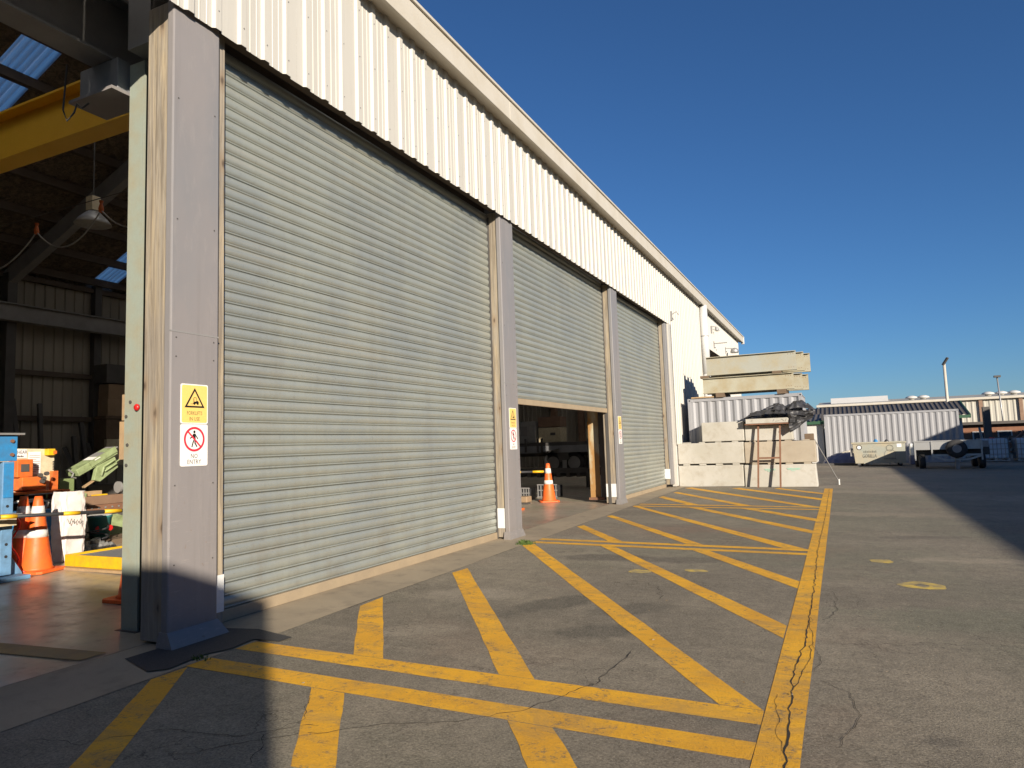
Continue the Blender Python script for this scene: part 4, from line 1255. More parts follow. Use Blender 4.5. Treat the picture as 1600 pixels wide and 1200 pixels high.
b.tube([(-11.32, 7.69, 1.38), (-11.30, 7.88, 1.50), (-11.30, 7.92, 1.44), (-11.32, 7.72, 1.31)], 0.018, 6)
b.tube([(-11.32, 7.66, 1.24), (-11.30, 7.69, 1.38)], 0.022, 6)
b.tube([(-11.32, 7.92, 1.46), (-11.32, 8.04, 1.54)], 0.012, 6)
b.build('handle', 'saw_green', sw)
B().bar((-11.42, 7.42, 1.06), (-11.42, 7.62, 1.18), 0.06, 0.025).build('lever', 'wood', sw)
b = B(); b.tube([(-11.4, 7.16, 1.36), (-11.4, 7.24, 1.30), (-11.38, 7.2, 1.24), (-11.4, 7.28, 1.22)], 0.016, 6); b.build('hose', 'galv', sw)
B().box(-11.75, -11.4, 7.02, 7.26, 0.85, 1.22).build('motor', 'saw_dark', sw, 0.01)
B().box(-11.7, -11.45, 7.40, 7.50, 0.16, 0.96).build('stand_leg', 'saw_green', sw)
B().prism([(7.9, 0.16), (8.5, 0.16), (8.5, 0.42), (8.1, 0.56), (7.9, 0.56)], lambda a, c, d: (d, a, c), -11.62, -11.55).build('stand_panel', 'saw_green', sw)
B().box(-11.75, -11.42, 7.48, 8.75, 0.755, 0.90).build('bed', 'brown', sw)
B().box(-11.70, -11.40, 7.48, 8.75, 0.62, 0.75).build('roller_track', 'rust', sw)
b = B()
for q in range(9):
    b.tube([(-11.40, 7.56 + q * 0.12, 0.70), (-11.392, 7.56 + q * 0.12, 0.70)], 0.016, 8)
b.build('roller_pins', 'galv', sw)
tag(B().box(-11.65, -11.5, 7.55, 7.80, 0.905, 0.985).build('timber_offcut', 'wood'), 'short pale timber offcut lying on the saw bed', 'timber')
tag(B().box(-11.48, -11.44, 7.60, 7.86, 0.903, 0.925).build('yellow_ruler', 'yellow'), 'flat yellow bar beside the offcut on the saw bed', 'ruler')
bk = thing('bucket', 'teal plastic bucket in front of the saw stand', 'bucket', (-10.8, 7.3, 0.25))
B().lathe((-10.8, 7.30, 0.255), [(0.135, 0), (0.17, 0.33), (0.178, 0.335), (0.178, 0.365), (0.165, 0.365), (0.15, 0.2)], 24).build('pail', 'teal', bk, smooth=True)
B().lathe((-10.8, 7.30, 0.255), [(0.168, 0.366), (0.168, 0.374)], 24).build('lid', 'paper', bk)
for a in (-0.75, 0.55):
    B().lathe((-10.8 + 0.158 * math.cos(a), 7.30 + 0.158 * math.sin(a), 0.42), [(0.045, 0), (0.045, 0.006)], 10, Matrix.Rotation(math.pi / 2, 3, 'Y')).build('sticker', 'red', bk)
pl_ = thing('timber_stack', 'low stack of grey timber under the teal bucket', 'timber', (-10.8, 7.4, 0.15))
for q in range(4):
    B().box(-11.15 + q * 0.18, -11.0 + q * 0.18, 6.85, 8.3, 0.165, 0.25).build('plank', 'darkwood', pl_)
jk = thing('scrap_parts', 'small pale machine parts on the floor by the bucket', 'parts', (-10.2, 6.8, 0.15))
for i, (x_, y_, s) in enumerate(((-10.25, 6.72, 0.09), (-10.2, 6.88, 0.11), (-10.3, 6.78, 0.07), (-10.1, 7.02, 0.08), (-10.1, 6.66, 0.06))):
    B().lathe((x_, y_, 0.16), [(s, 0), (s, s * 0.9), (s * 0.6, s * 1.0), (s * 0.6, s * 1.6)], 10, Matrix.Rotation(0.3 * i, 3, 'X')).build('part', 'galv', jk)
# low yellow edged platform
pf = thing('low_platform', 'low grey platform with bright yellow edges on the workshop floor', 'platform', (-8.4, 6.2, 0.13))
pz = gz(-8.4, 6) + 0.016
B().box(-9.05, -6.9, 5.66, 5.69, pz + 0.03, pz + 0.175).build('edge_board', 'yellow', pf, 0.004)
B().box(-9.05, -9.02, 5.69, 7.1, pz + 0.03, pz + 0.175).build('edge_board', 'yellow', pf, 0.004)
B().box(-9.02, -6.9, 7.08, 7.11, pz + 0.03, pz + 0.20).build('edge_board', 'yellow', pf, 0.004)
B().box(-9.0, -6.9, 5.70, 7.07, pz + 0.05, pz + 0.15).build('deck', 'greytop', pf)
B().box(-9.12, -6.9, 5.58, 5.655, pz, pz + 0.03).build('base_board', 'wood', pf)
# red plastic chain, hoses and cables
ch = thing('plastic_chain', 'red plastic chain hanging down beside the cones', 'chain', (-9.2, 5.12, 0.14))
pts = [(-9.12, 5.10 + 0.05 * math.sin(q * 1.1), 0.86 - q * 0.075) for q in range(9)] + [(-9.05, 5.14, 0.2), (-9.0, 5.2, 0.16), (-9.08, 5.24, 0.155), (-9.12, 5.18, 0.16)]
B().tube(pts, 0.014, 6).build('links', 'red', ch)
hs = thing('air_hose', 'black air hose looped on the floor by the bucket', 'hose', (-10.35, 7.05, 0.16))
B().tube([(-10.4 + 0.16 * math.cos(q * 0.55), 7.0 + 0.13 * math.sin(q * 0.55), 0.18 + 0.012 * q) for q in range(26)], 0.014, 6).build('hose', 'black', hs)
for i, (p0, p1, dz, lab, m_) in enumerate((((-10.9, 6.0, 1.08), (-10.3, 5.6, 0.6), 0.25, 'grey cable sagging from the shear machine', 'gsteel'), ((-11.3, 7.3, 1.0), (-10.9, 6.8, 0.2), 0.2, 'black cable hanging from the saw motor', 'black'),
                                        ((-8.9, 4.9, 1.45), (-9.6, 5.3, 0.95), 0.3, 'dark hose drooping from the blue press', 'black'))):
    c_ = thing('hanging_cable', lab, 'cable', p0)
    B().tube(sag(Vector(p0), Vector(p1), dz), 0.012, 6).build('cable', m_, c_)
tb_ = thing('tool_trolley', 'dark tool trolley with small tools behind the sack', 'trolley', (-10.6, 6.55, 0.15))
for zz in (0.45, 0.72):
    B().box(-10.85, -10.45, 6.3, 6.85, zz, zz + 0.03).build('shelf', 'rust', tb_)
for x_, y_ in ((-10.84, 6.31), (-10.84, 6.82), (-10.48, 6.31), (-10.48, 6.82)):
    B().box(x_, x_ + 0.025, y_, y_ + 0.025, 0.15, 0.78).build('leg', 'dsteel', tb_)
r2 = random.Random(9)
for q in range(7):
    y_ = 6.34 + q * 0.07; h_ = r2.uniform(0.05, 0.18)
    B().box(-10.7 + r2.uniform(-.1, .1), -10.62, y_, y_ + 0.045, 0.751, 0.751 + h_).build('tool', r2.choice(('galv', 'machine_orange', 'dsteel', 'blue', 'wood')), tb_)
gr_ = thing('bench_grinder', 'small dark grinder on the bench behind the saw arm', 'grinder', (-11.3, 8.2, 0.9))
for y_ in (8.1, 8.32):
    B().lathe((-11.5, y_, 1.02), [(0.10, -0.02), (0.10, 0.02)], 16, Matrix.Rotation(math.pi / 2, 3, 'X')).build('stone', 'gsteel', gr_)
B().lathe((-11.5, 8.21, 1.02), [(0.06, -0.08), (0.065, 0), (0.06, 0.08)], 14, Matrix.Rotation(math.pi / 2, 3, 'X')).build('motor', 'saw_dark', gr_)
B().box(-11.56, -11.44, 8.15, 8.27, 0.902, 0.97).build('foot', 'dsteel', gr_)
# things along the back wall
rnd = random.Random(11)
for i, (y_, h_, t_) in enumerate(((10.9, 3.2, 0.1), (11.6, 3.1, -0.15), (12.3, 1.9, 0.5), (12.55, 2.2, -0.1), (12.75, 2.6, 0.05), (12.95, 2.0, 0.1))):
    tag(B().bar((-19.3, y_ + t_, 0.15), (-19.8, y_, h_), 0.10, 0.10).build('steel_bar', 'dsteel'),
        ['tallest dark steel bar leaning on the back wall, farthest left', 'dark steel bar leaning on the back wall beside the tallest one', 'dark bar leaning at a slant left of the raised saw arm',
         'dark bar leaning just left of the boxes by the back wall', 'upright dark bar leaning closest to the boxes', 'short dark bar leaning in front of the back wall boxes'][i], 'steel bar', 'steel bars leaning on the back wall')
sh = thing('shelf_rack', 'dark shelf of boxes on the back wall column', 'shelf', (-19.6, 13.5, 0.15))
B().box(-19.75, -19.2, 13.1, 13.95, 2.70, 2.78).build('shelf', 'darkwood', sh)
B().box(-19.75, -19.2, 13.1, 13.95, 3.75, 4.30).build('cabinet', 'dsteel', sh)
B().box(-19.75, -19.2, 13.12, 13.9, 1.75, 2.68).build('cabinet', 'darkwood', sh)
tag(B().box(-19.7, -19.25, 13.18, 13.86, 2.782, 3.28).build('cardboard_box', 'card', bevel=0.01), 'lower cardboard box on the back wall shelf', 'box')
tag(B().box(-19.7, -19.25, 13.2, 13.84, 3.282, 3.72).build('cardboard_box', 'card', bevel=0.01), 'upper cardboard box on the back wall shelf', 'box')
tag(B().box(-19.25, -19.15, 13.1, 13.75, 1.35, 2.1).build('pale_board', 'machine_cream'), 'pale square board leaning behind the saw arm', 'board')
tag(B().box(-18.6, -18.2, 13.2, 15.2, 0.15, 1.35).build('storage_chest', 'gsteel', bevel=0.02), 'large dark chest standing behind the saw bed', 'chest')
tag(B().box(-15.8, -14.8, 10.4, 12.6, 0.15, 0.95).build('work_bench', 'dsteel', bevel=0.02), 'dark bench in the gloom behind the saw', 'bench')
tag(B().box(-19.85, -19.84, 10.68, 10.86, 2.85, 2.98).build('wall_notice', 'paper'), 'small pale notice on the back wall at the left edge', 'notice')

# ------------------------------------------------------------------ second bay contents
tk = thing('flatbed_truck', 'dark flatbed truck parked deep inside the second bay', 'truck', (-11.5, 27.5, 0.3))
g1 = gz(-11, 27) + 0.015
b = B(); b.box(-17.0, -9.05, 26.55, 28.9, g1 + 1.28, g1 + 1.42); b.build('deck', 'dsteel', tk, 0.01)
b = B(); b.box(-13.2, -9.15, 26.53, 26.58, g1 + 0.96, g1 + 1.275); b.build('side_rail', 'greytop', tk)
B().box(-17.0, -9.3, 27.0, 27.2, g1 + 0.8, g1 + 1.28).build('chassis', 'dsteel', tk)
B().box(-17.0, -9.3, 28.1, 28.3, g1 + 0.8, g1 + 1.28).build('chassis', 'dsteel', tk)
B().box(-9.12, -9.05, 26.6, 28.85, g1 + 0.75, g1 + 1.27).build('tail_board', 'gsteel', tk)
B().box(-9.10, -9.02, 26.6, 26.8, g1 + 0.85, g1 + 1.1).build('tail_light', 'plate', tk)
for xw in (-10.85, -9.85):
    for yw, in ((26.85,), (28.4,)):
        w = empty('wheel', (xw, yw, g1 + 0.5), tk)
        B().lathe((xw, yw, g1 + 0.5), [(0.28, -0.15), (0.46, -0.14), (0.5, -0.10), (0.5, 0.10), (0.46, 0.14), (0.28, 0.15)], 28, Matrix.Rotation(math.pi / 2, 3, 'X')).build('tyre', 'rubber', w, smooth=True)
        B().lathe((xw, yw, g1 + 0.5), [(0.10, 0.12), (0.26, 0.06), (0.29, 0.152)], 20, Matrix.Rotation(math.pi / 2, 3, 'X')).build('rim', 'gsteel', w)
B().bar((-11.45, 26.6, g1 + 0.95), (-10.4, 26.6, g1 + 1.12), 0.5, 0.03).build('mudguard', 'dsteel', tk)
B().bar((-10.4, 26.6, g1 + 1.12), (-10.25, 26.6, g1 + 0.6), 0.5, 0.03).build('mudguard', 'dsteel', tk)
B().box(-10.33, -10.13, 26.5, 26.52, g1 + 0.22, g1 + 0.62).build('mud_flap', 'gsteel', tk)
B().box(-16.8, -13.6, 26.7, 28.7, g1 + 0.45, g1 + 1.2).build('tool_locker', 'dsteel', tk)
for xs in (-12.6, -12.1, -11.5, -11.3):
    B().box(xs - 0.05, xs + 0.05, 26.5, 26.55, g1 + 1.0, g1 + 1.62).build('stake', 'dsteel', tk)
wu = thing('welding_unit', 'white machine with square panel riding on the truck deck', 'machine', (-12.6, 27.2, 1.75))
B().prism([(-13.1, g1 + 1.44), (-11.75, g1 + 1.44), (-11.75, g1 + 2.42), (-13.35, g1 + 2.42), (-13.35, g1 + 2.1)], lambda a, c, d: (a, d, c), 26.9, 27.9).build('body', 'galv', wu, 0.02)
B().box(-12.7, -12.15, 26.885, 26.895, g1 + 1.75, g1 + 2.2).build('panel', 'gsteel', wu)
gb = thing('cream_cabinet', 'cream cabinet with a dark slot on the truck deck', 'cabinet', (-11.2, 27.4, 1.75))
B().box(-11.7, -10.6, 27.1, 27.9, g1 + 1.44, g1 + 2.1).build('body', 'machine_cream', gb, 0.02)
B().box(-11.1, -10.85, 27.085, 27.095, g1 + 1.75, g1 + 1.87).build('slot', 'dsteel', gb)
B().box(-11.7, -10.6, 27.1, 27.9, g1 + 2.14, g1 + 2.6).build('crate', 'brown', gb, 0.01)
for o in (tk, wu, gb):
    o.location += Vector((-0.9, 2.4, 0.0))
am = thing('beacon_post', 'amber topped post glowing in the sun beside the sage column', 'post', (-7.2, 21.0, 0.2))
B().box(-7.26, -7.14, 20.94, 21.06, 0.2, 1.65).build('post', 'gsteel', am)
B().box(-7.27, -7.13, 20.93, 21.07, 1.65, 1.98).build('sleeve', 'machine_cream', am)
B().lathe((-7.2, 21, 1.99), [(0.06, 0), (0.06, 0.18), (0.03, 0.22)], 12).build('beacon', 'amber', am, smooth=True)
rk = thing('steel_rack', 'low dark steel rack on the floor behind the doorway cone', 'rack', (-7.9, 20, 0.2))
for yy_ in (20.2, 21.2):
    B().box(-9.8, -6.9, yy_, yy_ + 0.12, 0.62, 0.74).build('rail', 'dsteel', rk)
for q in range(9):
    B().box(-9.7 + q * 0.33, -9.58 + q * 0.33, 20.15, 21.4, 0.50, 0.62).build('bearer', 'dsteel', rk)
for x_ in (-9.7, -8.3, -7.1):
    B().box(x_, x_ + 0.1, 20.2, 20.3, 0.18, 0.62).build('leg', 'dsteel', rk)
def crate(x_, y_, w, d, h, label):
    c = thing('wire_crate', label, 'crate', (x_, y_, gz(x_, y_)), 'dark wire crates inside the second doorway')
    z = gz(x_, y_) + 0.016
    for q in range(7):
        B().box(x_ + w * q / 6.5, x_ + w * q / 6.5 + 0.02, y_, y_ + 0.02, z, z + h).build('wire', 'gsteel', c)
    for zz in (0, h * 0.5, h - 0.025):
        B().box(x_ - 0.01, x_ + w + 0.01, y_ - 0.012, y_ - 0.001, z + zz, z + zz + 0.025).build('rail', 'gsteel', c)
    B().box(x_, x_ + w, y_ + 0.03, y_ + d, z + 0.01, z + h * 0.9).build('contents', 'black', c)
crate(-7.65, 16.15, 0.45, 0.4, 0.30, 'dark wire crate nearest the second pillar inside the doorway')
crate(-7.3, 16.9, 0.55, 0.4, 0.34, 'dark wire crate just behind the doorway cone')
tag(B().box(-7.25, -6.92, 15.35, 15.65, gz(-7, 15) + 0.016, gz(-7, 15) + 0.16).build('carton', 'card', bevel=0.02), 'small brown carton on the floor by the wire crates', 'carton')
tag(B().box(-7.2, -6.75, 14.95, 15.2, gz(-6.8, 15) + 0.016, gz(-6.8, 15) + 0.04).build('dark_plate', 'dsteel'), 'flat dark plate on the floor inside the second doorway', 'plate')
bd = thing('orange_base', 'edge of an orange cone base behind the second pillar', 'cone base', (-6.2, 13.1, 0.17))
B().box(-6.75, -6.28, 13.4, 13.8, gz(-6.2, 13) + 0.016, gz(-6.2, 13) + 0.06).build('base', 'orange', bd, 0.008)
B().lathe((-6.52, 13.6, gz(-6.2, 13) + 0.06), [(0.16, 0), (0.15, 0.03), (0.05, 0.85)], 20).build('body', 'orange', bd, smooth=True)

# ------------------------------------------------------------------ concrete blocks, container and girders
def cblock(x0, x1, y0, y1, z0, z1, label, mat, batter=0.0, nubs=True, notch=True):
    t = thing('concrete_block', label, 'concrete block', ((x0 + x1) / 2, y0, z0), 'interlocking concrete blocks')
    b = B(); n = 10
    L = x1 - x0
    bot = z0 + (0.045 if notch else 0)
    b.add([(x0, y0, bot), (x1 + batter, y0, bot), (x1 + batter, y1, bot), (x0, y1, bot), (x0, y0 + 0.01, z1), (x1, y0 + 0.01, z1), (x1, y1, z1), (x0, y1, z1)],
          [(3, 2, 1, 0), (4, 5, 6, 7), (0, 1, 5, 4), (1, 2, 6, 5), (2, 3, 7, 6), (3, 0, 4, 7)])
    b.build('body', mat, t, 0.022)
    if notch:
        for q in range(4):
            c = x0 + L * (0.125 + q * 0.25)
            B().box(c - L * 0.05, c + L * 0.05, y0 + 0.004, y1, z0, bot).build('foot', mat, t)
    if nubs:
        for q in range(4):
            c = x0 + L * (0.125 + q * 0.25)
            B().box(c - 0.09, c + 0.09, y0 + 0.04, y1 - 0.1, z1, z1 + 0.03).build('key', mat, t, 0.008)
    return t
BY = 21.62  # block, container, girder and trestle coordinates from here on were scaled about the camera
cblock(-4.574, -2.66, BY, BY + 0.66, gz(-3.6, BY), 0.727, 'left concrete block of the bottom course against the wall', 'block', nubs=False, notch=False)
cblock(-2.633, -0.68, BY, BY + 0.66, gz(-1.6, BY), 0.716, 'right concrete block of the bottom course with green marks', 'block', 0.03, nubs=False, notch=False)
cblock(-4.566, -2.612, BY - 0.01, BY + 0.64, 0.727, 1.404, 'left concrete block of the middle course', 'block')
cblock(-2.596, -0.645, BY + 0.005, BY + 0.64, 0.716, 1.388, 'right tan stained concrete block of the middle course', 'block_tan')
cblock(-3.816, -2.58, BY + 0.02, BY + 0.64, 1.436, 2.022, 'left short concrete block on the top course', 'block', notch=False, nubs=False)
cblock(-2.558, -1.269, BY + 0.04, BY + 0.64, 1.420, 1.882, 'right sloped concrete block on the top course behind the trestle', 'block', 0.05, notch=False, nubs=False)
gm = thing('green_mark', 'left green sprayed scribble on the bottom concrete block', 'paint mark', (-1.90, BY - 0.002, 0.55))
for (x0, z_, l) in ((-2.07, 0.575, 0.32), (-2.05, 0.548, 0.28), (-1.98, 0.515, 0.13)):
    B().box(x0, x0 + l, BY - 0.004, BY - 0.001, z_, z_ + 0.019).build('stroke', 'mint', gm)
gm = thing('green_mark', 'right green sprayed scribble on the bottom concrete block', 'paint mark', (-1.28, BY - 0.002, 0.55))
for (x0, z_, l) in ((-1.45, 0.585, 0.36), (-1.43, 0.56, 0.33), (-1.34, 0.52, 0.11)):
    B().box(x0, x0 + l, BY - 0.004, BY - 0.001, z_, z_ + 0.019).build('stroke', 'mint', gm)
tag(B().box(-0.93, -0.68, BY + 0.15, BY + 0.38, 1.39, 1.58).build('brick', 'darkwood', bevel=0.012), 'single brown brick on the end of the middle course', 'brick')

def container(x0, x1, y0, y1, z0, z1, label, ribs, name='shipping_container'):
    t = thing(name, label, 'container', ((x0 + x1) / 2, y0, z0))
    post = 0.10
    # corrugated long side facing -Y
    b = B(); pr = []
    a0, a1 = x0 + post, x1 - post
    p = (a1 - a0) / ribs
    for q in range(ribs):
        s = a0 + q * p
        pr += [(s, 0.0), (s + p * 0.26, 0.0), (s + p * 0.50, 0.036), (s + p * 0.76, 0.036)]
    pr.append((a1, 0.0))
    m = len(pr)
    for z in (z0 + 0.15, z1 - 0.10):
        for x_, d in pr:
            b.v.append((x_, y0 + 0.012 + d, z))
    for q in range(m - 1):
        b.f.append((q, q + 1, m + q + 1, m + q))
    b.build('side_panel', 'cont', t, fix=False)
    for x_ in (x0, x1 - post):
        B().box(x_, x_ + post, y0, y0 + post, z0, z1).build('corner_post', 'cont', t, 0.006)
        for zz in (z0, z1 - 0.118):
            c = B().box(x_ - 0.004, x_ + 0.165 if x_ == x0 else x_ + post + 0.004, y0 - 0.004, y0 + 0.16, zz, zz + 0.118).build('corner_casting', 'cont', t, 0.006)
            xc = x_ + 0.06
            B().lathe((xc, y0 - 0.005, zz + 0.06), [(0.026, 0), (0.026, 0.001)], 10, Matrix.Rotation(math.pi / 2, 3, 'X')).build('casting_hole', 'black', c)
    B().box(x0 + post, x1 - post, y0, y0 + 0.06, z1 - 0.10, z1 - 0.002).build('top_rail', 'cont', t)
    B().box(x0 + post, x1 - post, y0, y0 + 0.06, z0, z0 + 0.15).build('bottom_rail', 'cont', t)
    # ends, roof, far side
    for xe, sgn in ((x0, 1), (x1, -1)):
        b = B(); n = 8; pr = []
        for q in range(n):
            s = y0 + post + (y1 - y0 - post) * q / n; p2 = (y1 - y0 - post) / n
            pr += [(s, 0.0), (s + p2 * 0.26, 0.0), (s + p2 * 0.5, 0.036), (s + p2 * 0.76, 0.036)]
        pr.append((y1, 0.0))
        for z in (z0 + 0.02, z1 - 0.02):
            for yv, d in pr:
                b.v.append((xe + sgn * (0.01 + d), yv, z))
        m = len(pr)
        for q in range(m - 1):
            b.f.append((q, q + 1, m + q + 1, m + q))
        b.build('end_panel', 'cont', t, fix=False)
    B().box(x0, x1, y0 + 0.03, y1, z1 - 0.06, z1 - 0.03).build('roof_panel', 'cont', t)
    B().box(x0 + 0.01, x1 - 0.01, y1 - 0.04, y1, z0, z1 - 0.03).build('far_side', 'cont', t)
    return t
container(-4.33, -0.95, 22.38, 24.82, gz(-2, 22), 2.811, 'grey corrugated shipping container behind the concrete blocks under the girders', 12)

def girder(x0, x1, yc, z0, d, fw, mat, label):
    t = thing('steel_girder', label, 'girder', ((x0 + x1) / 2, yc, z0), 'primed steel girders stacked on the container')
    B().box(x0, x1, yc - 0.008, yc + 0.008, z0 + 0.018, z0 + d - 0.018).build('web', mat, t)
    B().box(x0, x1, yc - fw / 2, yc + fw / 2, z0, z0 + 0.018).build('bottom_flange', mat, t)
    B().box(x0, x1, yc - fw / 2, yc + fw / 2, z0 + d - 0.018, z0 + d).build('top_flange', mat, t)
    b = B()
    for q in range(3):
        for zz in (0.09, d - 0.09):
            b.lathe((x1 - 0.08 - q * 0.07, yc - 0.009, z0 + zz), [(0.011, 0), (0.011, 0.001)], 8, Matrix.Rotation(math.pi / 2, 3, 'X'))
    b.build('bolt_holes', 'rust', t)
    return t
girder(-3.82, -1.14, 22.41, 2.95, 0.49, 0.18, 'girder', 'tan primed girder at the front of the lower layer')
girder(-3.78, -0.917, 22.92, 2.95, 0.49, 0.18, 'girder', 'tan primed girder in the middle of the lower layer')
girder(-3.73, -0.768, 23.45, 2.95, 0.49, 0.18, 'girder', 'tan primed girder at the back of the lower layer')
girder(-3.68, -1.034, 22.41, 3.515, 0.58, 0.18, 'girder_grey', 'greyish primed girder at the front of the upper layer')
girder(-3.62, -0.842, 22.92, 3.515, 0.58, 0.18, 'girder', 'primed girder in the middle of the upper layer')
girder(-3.62, -0.682, 23.45, 3.515, 0.58, 0.18, 'girder', 'primed girder at the back of the upper layer')
for i, (x_, z0, z1, lab) in enumerate(((-3.3, 2.815, 2.948, 'dark timber packer left under the lower girders'), (-1.5, 2.815, 2.948, 'dark timber packer right under the lower girders'),
                                      (-3.75, 3.442, 3.513, 'dark timber packer left between the girder layers'), (-1.6, 3.442, 3.513, 'dark timber packer right between the girder layers'))):
    tag(B().box(x_ - 0.13, x_ + 0.13, 22.30, 23.7, z0, z1).build('timber_packer', 'darkwood'), lab, 'timber')
tag(B().box(-4.2, -3.5, 22.33, 22.55, 2.82, 2.86).build('pale_board', 'wood'), 'short pale board sticking out left under the girders', 'board')

# rusty trestle leaning on the blocks, with black sheeting heaped on it
tr_ = thing('steel_trestle', 'rusty steel trestle leaning on the concrete blocks', 'trestle', (-1.9, 21.3, gz(-1.9, 21.3)))
for xb_, xt in ((-2.235, -2.153), (-1.63, -1.556)):
    B().bar((xb_, 21.28, gz(-1.9, 21.3)), (xt, 21.53, 1.886), 0.048, 0.048).build('leg', 'rust', tr_)
B().bar((-2.19, 21.40, 0.915), (-1.59, 21.40, 0.915), 0.03, 0.048).build('cross_bar', 'rust', tr_)
B().box(-2.516, -1.28, 21.39, 21.62, 1.886, 1.922).build('edge_angle', 'rust', tr_)
B().box(-2.485, -1.30, 21.395, 22.3, 1.925, 2.065).build('table_top', 'block', tr_, 0.006)
b = B()
for x0, z0_, x1, z1_ in ((-1.73, 1.96, -1.69, 2.03), (-1.66, 1.97, -1.55, 1.98), (-1.50, 2.03, -1.42, 1.97), (-1.39, 1.96, -1.36, 2.03), (-2.33, 2.0, -2.29, 2.02)):
    b.bar((x0, 21.391, z0_), (x1, 21.391, z1_), 0.004, 0.009)
b.build('scribble', 'ink_faded', tr_)
tp = thing('black_tarpaulin', 'crumpled black sheeting heaped on the trestle top', 'tarpaulin', (-1.7, 21.85, 2.07))
crumple('sheet', -2.55, -0.80, 21.37, 22.32, lambda u, v: 2.08 + 0.20 * math.sin(math.pi * min(1, u * 1.05)) ** 1.2 * (0.5 + 0.5 * v), 'tarp_black', tp, 56, 3.0, 0.12, 4.2)
crumple('sheet', -1.95, -1.35, 21.55, 22.30, lambda u, v: 2.20 + 0.22 * math.sin(math.pi * u) * (0.4 + 0.6 * v), 'tarp_black', tp, 30, 8.0, 0.13, 5.0)
crumple('sheet', -1.42, -0.66, 21.5, 22.30, lambda u, v: 2.22 + 0.26 * math.sin(math.pi * u) ** 0.8 * (0.4 + 0.6 * v), 'tarp_black', tp, 30, 12.0, 0.12, 4.6)
# drooping flap
b = B(); n = 14
for j in range(n + 1):
    for i in range(9):
        u, v = i / 8, j / n
        q = Vector((u * 2, v * 3, 5.5))
        b.v.append((-1.30 + 0.62 * u + 0.07 * noise.noise(q) + 0.03 * v, 21.37 + 0.12 * noise.noise(q * 1.7) + 0.10 * u, 2.24 - (0.62 - 0.42 * u) * v + 0.04 * noise.noise(q * 2)))
for j in range(n):
    for i in range(8):
        a = j * 9 + i
        b.f.append((a, a + 1, a + 10, a + 9))
b.build('flap', 'tarp_black', tp, fix=False)
st = thing('steel_stand', 'thin steel prop running from the block end to the ground', 'prop', (-0.12, 22.9, gz(0, 22.9)))
B().tube([(-0.66, 21.64, 1.40), (-0.12, 22.85, gz(0, 22.85) + 0.10)], 0.014, 6).build('rod', 'gsteel', st)
B().tube([(-0.12, 22.85, gz(0, 22.85)), (-0.12, 22.85, gz(0, 22.85) + 0.17)], 0.035, 8).build('foot', 'galv', st)

# ------------------------------------------------------------------ far yard
container(-0.70, 5.33, 40.0, 42.44, gz(2, 40) - 0.02, 2.60, 'pale grey shipping container standing beyond the skip', 21)
# white shed with a dark ribbed roof and green gutter
shd = thing('white_shed', 'long white shed with dark ribbed roof and green gutter', 'shed', (2, 44, 0.2))
B().box(-5.0, 6.0, 44.0, 49.5, 0.0, 2.34).build('wall', 'white', shd)
b = B()
b.prism([(44.0, 2.34), (49.5, 2.34), (46.75, 3.12)], lambda a, c, d: (d, a, c), -5.0, 6.0)
b.build('gable', 'white', shd)
rf = B(); pr = []
q = -5.3
while q < 6.3:
    pr += [(q, 0.0), (q + 0.06, 0.05), (q + 0.10, 0.05), (q + 0.16, 0.0)]; q += 0.24
m = len(pr)
for yv, z_ in ((43.72, 2.36), (46.75, 3.20), (49.8, 2.36)):
    for x_, d in pr:
        rf.v.append((x_, yv, z_ + d))
for s in range(2):
    for i in range(m - 1):
        a = s * m + i
        rf.f.append((a, a + 1, a + m + 1, a + m))
roof = rf.build('roof', 'darkroof', shd, fix=False)
B().box(-5.3, 6.35, 43.60, 43.74, 2.20, 2.36).build('gutter', 'green', shd)
for s in (1, -1):
    b = B(); b.bar((6.34, 46.75 + s * 3.1, 2.30), (6.34, 46.75, 3.17), 0.06, 0.2); b.build('barge_board', 'green', shd)
B().box(4.2, 4.9, 43.97, 43.995, 0.9, 1.9).build('window', 'glass', shd)
lw = B()
lw.box(-9.0, -0.78, 40.4, 44.0, 0.0, 2.22)
lw.build('wing_wall', 'white', shd)
B().box(-9.2, -0.72, 40.2, 40.34, 2.12, 2.27).build('gutter', 'green', shd)
rf = B(); pr = []
q = -9.2
while q < -0.8:
    pr += [(q, 0.0), (q + 0.06, 0.05), (q + 0.10, 0.05), (q + 0.16, 0.0)]; q += 0.24
m = len(pr)
for yv, z_ in ((40.25, 2.27), (44.6, 2.76)):
    for x_, d in pr:
        rf.v.append((x_, yv, z_ + d))
for i in range(m - 1):
    rf.f.append((i, i + 1, m + i + 1, m + i))
rf.build('roof', 'darkroof', shd, fix=False)
# long far cream factory
ff = thing('far_factory', 'long low cream factory across the skyline', 'building', (20, 75, 0.2))
b = B(); pr = []
q = -1.6
while q < 60:
    pr += [(q, 0.0), (q + 0.08, 0.05), (q + 0.16, 0.05), (q + 0.24, 0.0)]; q += 0.45
m = len(pr)
for z in (1.9, 4.30):
    for x_, d in pr:
        b.v.append((x_, 75 - d, z))
for i in range(m - 1):
    b.f.append((i, i + 1, m + i + 1, m + i))
b.build('wall', 'cream_far', ff, fix=False)
B().box(-1.6, 60, 75.1, 95, 0.1, 4.25).build('body', 'cream_far', ff)
B().box(-1.9, 60, 74.6, 75.05, 4.30, 4.52).build('gutter', 'fascia', ff, 0.02)
B().prism([(74.7, 4.52), (95, 4.52), (85, 5.2)], lambda a, c, d: (d, a, c), -1.8, 60).build('roof', 'cream_far', ff)
B().box(8.5, 60, 74.95, 75.02, 1.35, 1.92).build('window_band', 'green', ff)
